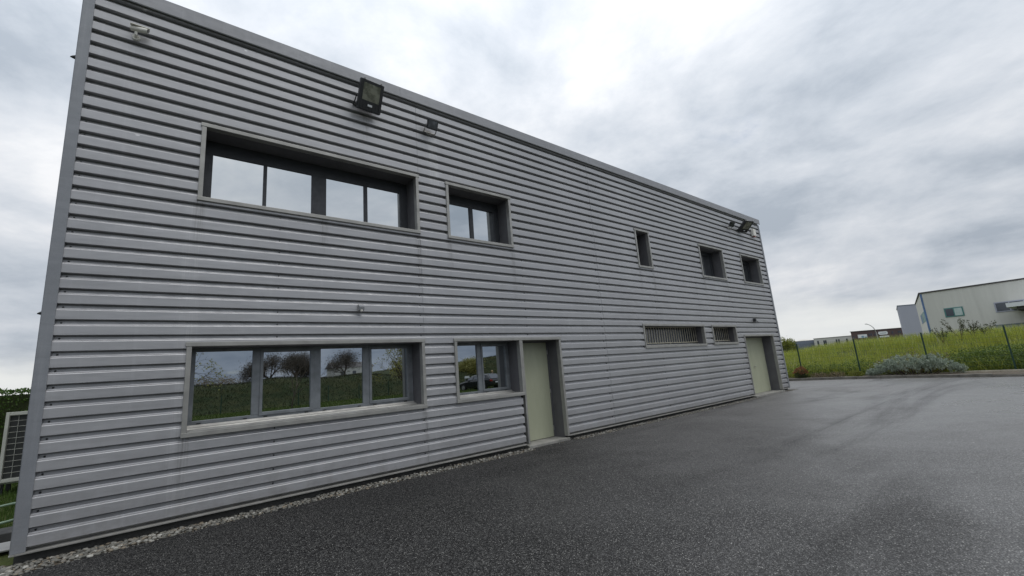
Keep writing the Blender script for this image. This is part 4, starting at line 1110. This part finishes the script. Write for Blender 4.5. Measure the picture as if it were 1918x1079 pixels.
MB().prism([(168.5, 51.5), (176.2, 44.7), (186, 54), (178, 62)], .5, 4.5).build('wall', M_bluegrey, gb2)
MB().prism([(168.4, 51.6), (176.3, 44.6), (186.1, 54), (178, 62.1)], 4.5, 4.62).build('roof_trim', M_roof, gb2)

lp = empty('street_lamp', (129.4, 18.2, .9)); tag(lp, 'tall street lamp with curved arm in front of the brown store', 'street lamp')
MB().tube([(0, 0, 0), (-.3, .05, 3.2)], [.13, .10], 8).build('pole', M_galv, lp)
MB().tube(smooth_path([Vector((-.3, .05, 3.2)), Vector((-.75, .25, 4.3)), Vector((-1.6, .6, 5.0)), Vector((-2.6, 1.0, 5.35))]), .07, 6).build('arm', M_galv, lp)
MB().box(-3.2, -2.5, .85, 1.2, 5.28, 5.42).build('lamp_head', M_galv, lp, bevel=.04)

hs = empty('white_house', (0, 0, 0)); tag(hs, 'white house with dark roof beyond the bank mirrored in the lower window', 'house')
MB().box(35.5, 45, -116, -109.2, 1.0, 6.0).build('wall', M_pale, hs)
b = MB(); n = 0
b.v += [(35.0, -109, 6), (45.5, -109, 6), (45.5, -116.4, 6), (35, -116.4, 6), (35, -112.7, 7.6), (45.5, -112.7, 7.6)]
b.f += [(0, 1, 5, 4), (2, 3, 4, 5), (1, 2, 5), (3, 0, 4), (3, 2, 1, 0)]; b.build('roof', M_roof, hs)
for xx in (37, 40, 43): MB().box(xx, xx+.9, -109.21, -109.1, 3.6, 5.0).build('window', M_farglass, hs)
sb = empty('notice_board', (26.9, -33.2, ground_z(26.9, -33.2))); tag(sb, 'small blank white notice board on posts mirrored beside the car', 'sign')
zz = 1.52-ground_z(26.9, -33.2)
MB().box(-.3, .3, -.02, .02, zz-.12, zz+.12).build('board', M_sign, sb)
for xx in (-.22, .22): MB().box(xx-.025, xx+.025, -.06, -.021, -.1, zz+.12).build('post', M_galv, sb)

# ================================================================== CAR (mirrored in the small lower window)
car = empty('parked_car', (24.6, -27.4, .19)); tag(car, 'dark estate car parked opposite, mirrored in the small lower window', 'car')
# local: +x forward; side profile sections (x, z_bottom, z_belt, half width)
car.rotation_euler = (0, 0, math.atan2(-4.7, -.8))
secs = [(-2.32, .42, .80, .70), (-2.25, .30, .95, .80), (-1.6, .22, 1.0, .90), (-.6, .20, .98, .91), (.5, .20, .96, .91), (1.1, .22, .93, .90), (1.9, .24, .80, .86), (2.25, .30, .66, .78), (2.36, .40, .58, .66)]
b = MB()
for x_, z0, z1, hw in secs:
    for yy, z_ in ((-hw*.92, z0), (-hw, z0+.18), (-hw, z1-.12), (-hw*.92, z1), (hw*.92, z1), (hw, z1-.12), (hw, z0+.18), (hw*.92, z0)): b.v.append((x_, yy, z_))
for i in range(len(secs)-1):
    for k in range(8): b.f.append((i*8+k, i*8+(k+1) % 8, (i+1)*8+(k+1) % 8, (i+1)*8+k))
b.f.append(tuple(range(7, -1, -1))); b.f.append(tuple(range((len(secs)-1)*8, len(secs)*8)))
b.build('body', M_carpaint, car, smooth=False, bevel=.03)
cs = [(-2.20, .96, .78, .97), (-1.75, .99, .62, 1.40), (-.9, .98, .60, 1.47), (.1, .97, .60, 1.46), (.55, .96, .62, 1.36), (1.25, .92, .74, .95)]
b = MB()
for x_, z0, hw, zt in cs:
    wb = .86
    for yy, z_ in ((-wb, z0), (-hw-.03, zt-.06), (-hw*.85, zt), (hw*.85, zt), (hw+.03, zt-.06), (wb, z0)): b.v.append((x_, yy, z_))
for i in range(len(cs)-1):
    for k in range(6): b.f.append((i*6+k, i*6+(k+1) % 6, (i+1)*6+(k+1) % 6, (i+1)*6+k))
b.f.append(tuple(range(5, -1, -1))); b.f.append(tuple(range((len(cs)-1)*6, len(cs)*6)))
b.build('cabin', M_carpaint, car)
for sy in (-1, 1):
    for xa, xb in ((-1.7, -.95), (-.85, .0), (.08, .85)):
        t1_ = .10 if xb > .5 else .0
        b = MB(); y0, y1 = sy*.868, sy*.70
        b.quad((xa, y0, 1.02), (xb, y0, 1.0), (xb-.28 if xb > .5 else xb-.02, y1, 1.36-t1_), (xa+(.18 if xa < -1.5 else .02), y1, 1.37))
        b.quad((xa, y0-.004*sy, 1.02), (xa+(.18 if xa < -1.5 else .02), y1-.004*sy, 1.37), (xb-.28 if xb > .5 else xb-.02, y1-.004*sy, 1.36-t1_), (xb, y0-.004*sy, 1.0))
        b.build('side_window', M_farglass, car)
MB().quad((-2.2, -.68, 1.0), (-2.2, .68, 1.0), (-1.80, .54, 1.37), (-1.80, -.54, 1.37)).build('rear_window', M_farglass, car)
MB().quad((1.24, -.70, .985), (1.24, .70, .985), (.60, .54, 1.37), (.60, -.54, 1.37)).build('windscreen', M_farglass, car)
for x_ in (-1.42, 1.42):
    for sy in (-1, 1):
        w_ = MB().tube([(x_, sy*.70, .32), (x_, sy*.91, .32)], .325, 20).build('wheel', M_tyre, car)
        MB().tube([(x_, sy*.90, .32), (x_, sy*.925, .32)], .21, 14).build('rim', M_alloy, w_)
for sy in (-1, 1):
    MB().box(-2.34, -2.2, sy*.72-.13, sy*.72+.13, .74, .92).build('tail_light', M_redlamp, car, bevel=.02)
    MB().box(2.12, 2.30, sy*.60-.16, sy*.60+.16, .58, .70).build('headlight', M_curtain, car, bevel=.02)
    MB().box(.72, .88, sy*.90-.02, sy*1.06+.02*sy, .98, 1.10).build('wing_mirror', M_carpaint, car) if sy > 0 else MB().box(.72, .88, -1.08, -.88, .98, 1.10).build('wing_mirror', M_carpaint, car)
MB().box(-2.365, -2.33, -.26, .26, .60, .71).build('licence_plate', M_sign, car)

# ================================================================== PEOPLE (mirrored in the panes)
def person(loc, rz, label, joints, hair, scale=1.0):
    e = empty('person', loc, rz); tag(e, label, 'person')
    # joints: name -> (co, radius, parent)
    names = list(joints); vs = [Vector(joints[n][0])*scale for n in names]
    ed = [(names.index(joints[n][2]), i) for i, n in enumerate(names) if joints[n][2]]
    me = bpy.data.meshes.new('figure'); me.from_pydata([tuple(v) for v in vs], ed, []); me.update()
    o = bpy.data.objects.new('figure', me); col.objects.link(o)
    sk = o.modifiers.new('skin', 'SKIN')
    if not me.skin_vertices: me.skin_vertices.new()
    for i, n in enumerate(names):
        r_ = joints[n][1]; sv = me.skin_vertices[0].data[i]
        sv.radius = (r_, r_) if not hasattr(r_, '__len__') else r_; sv.use_root = (n == 'pelvis')
    ss = o.modifiers.new('sub', 'SUBSURF'); ss.levels = 1; ss.render_levels = 1
    bpy.context.view_layer.update()
    ev = o.evaluated_get(bpy.context.evaluated_depsgraph_get())
    m2 = bpy.data.meshes.new_from_object(ev); o.modifiers.clear(); o.data = m2; o.parent = e; o.name = 'body'
    m2.materials.clear()
    for mm in (M_jacket, M_trouser, M_skin): m2.materials.append(mm)
    hd = Vector(joints['head'][0])*scale
    hands = [Vector(joints[k][0])*scale for k in ('hand_l', 'hand_r')]
    for p_ in m2.polygons:
        c = p_.center; p_.use_smooth = True
        if c.z > joints['neck'][0][2]*scale+.02 and (c-hd).length < .25: p_.material_index = 2
        elif min((c-h_).length for h_ in hands) < .11: p_.material_index = 2
        elif c.z < joints['pelvis'][0][2]*scale-.02 and min((c-h_).length for h_ in hands) > .3: p_.material_index = 1
    b = MB(); b.ball(tuple(hd+Vector((0, .018, .035))), .118*scale, 2, (.92, 1.02, 1.0))
    b.v = [v for v in b.v]; b.build('hair', hair, e, smooth=True)
    b = MB()
    for sx in (-1, 1): b.ball(tuple(hd+Vector((sx*.033, -.098, .0))), .013, 1)
    b.build('eyes', M_black, e)
    MB().ball(tuple(hd+Vector((0, -.112, -.03))), .018, 1, (.8, 1, 1.3)).build('nose', M_skin, e)
    return e
def standing(arms):
    j = dict(pelvis=((0, 0, .95), (.155, .115), None), waist=((0, 0, 1.10), (.145, .11), 'pelvis'), chest=((0, 0, 1.32), (.17, .12), 'waist'),
             neck=((0, -.005, 1.50), .06, 'chest'), chin=((0, -.02, 1.57), .075, 'neck'), head=((0, -.015, 1.64), (.085, .10), 'chin'), crown=((0, 0, 1.73), .06, 'head'))
    for s_, sx in (('l', -1), ('r', 1)):
        j['hip_'+s_] = ((sx*.095, 0, .88), .09, 'pelvis'); j['knee_'+s_] = ((sx*.11, -.01, .50), .062, 'hip_'+s_)
        j['ankle_'+s_] = ((sx*.115, .02, .10), .045, 'knee_'+s_); j['toe_'+s_] = ((sx*.125, -.14, .045), .04, 'ankle_'+s_)
        sh, elb, wr, ha = arms(sx)
        j['shoulder_'+s_] = (sh, .07, 'chest'); j['elbow_'+s_] = (elb, .05, 'shoulder_'+s_); j['wrist_'+s_] = (wr, .034, 'elbow_'+s_); j['hand_'+s_] = (ha, .038, 'wrist_'+s_)
    return j
# the photographer, arms raised in front of the face
def arm_up(sx): return (sx*.20, 0, 1.42), (sx*.25, -.20, 1.22), (sx*.10, -.36, 1.46), (sx*.075, -.40, 1.54)
person((.02, -8.25, G), R(180), 'person in dark jacket raising both hands to take the picture', standing(arm_up), M_hair2)
def arm_dn(sx): return (sx*.20, 0, 1.42), (sx*.25, .02, 1.14), (sx*.25, -.06, .90), (sx*.245, -.09, .82)
person((26.75, -28.2, ground_z(26.75, -28.2)), R(150), 'blond person in dark jacket standing beside the parked car', standing(arm_dn), M_hair, .98)
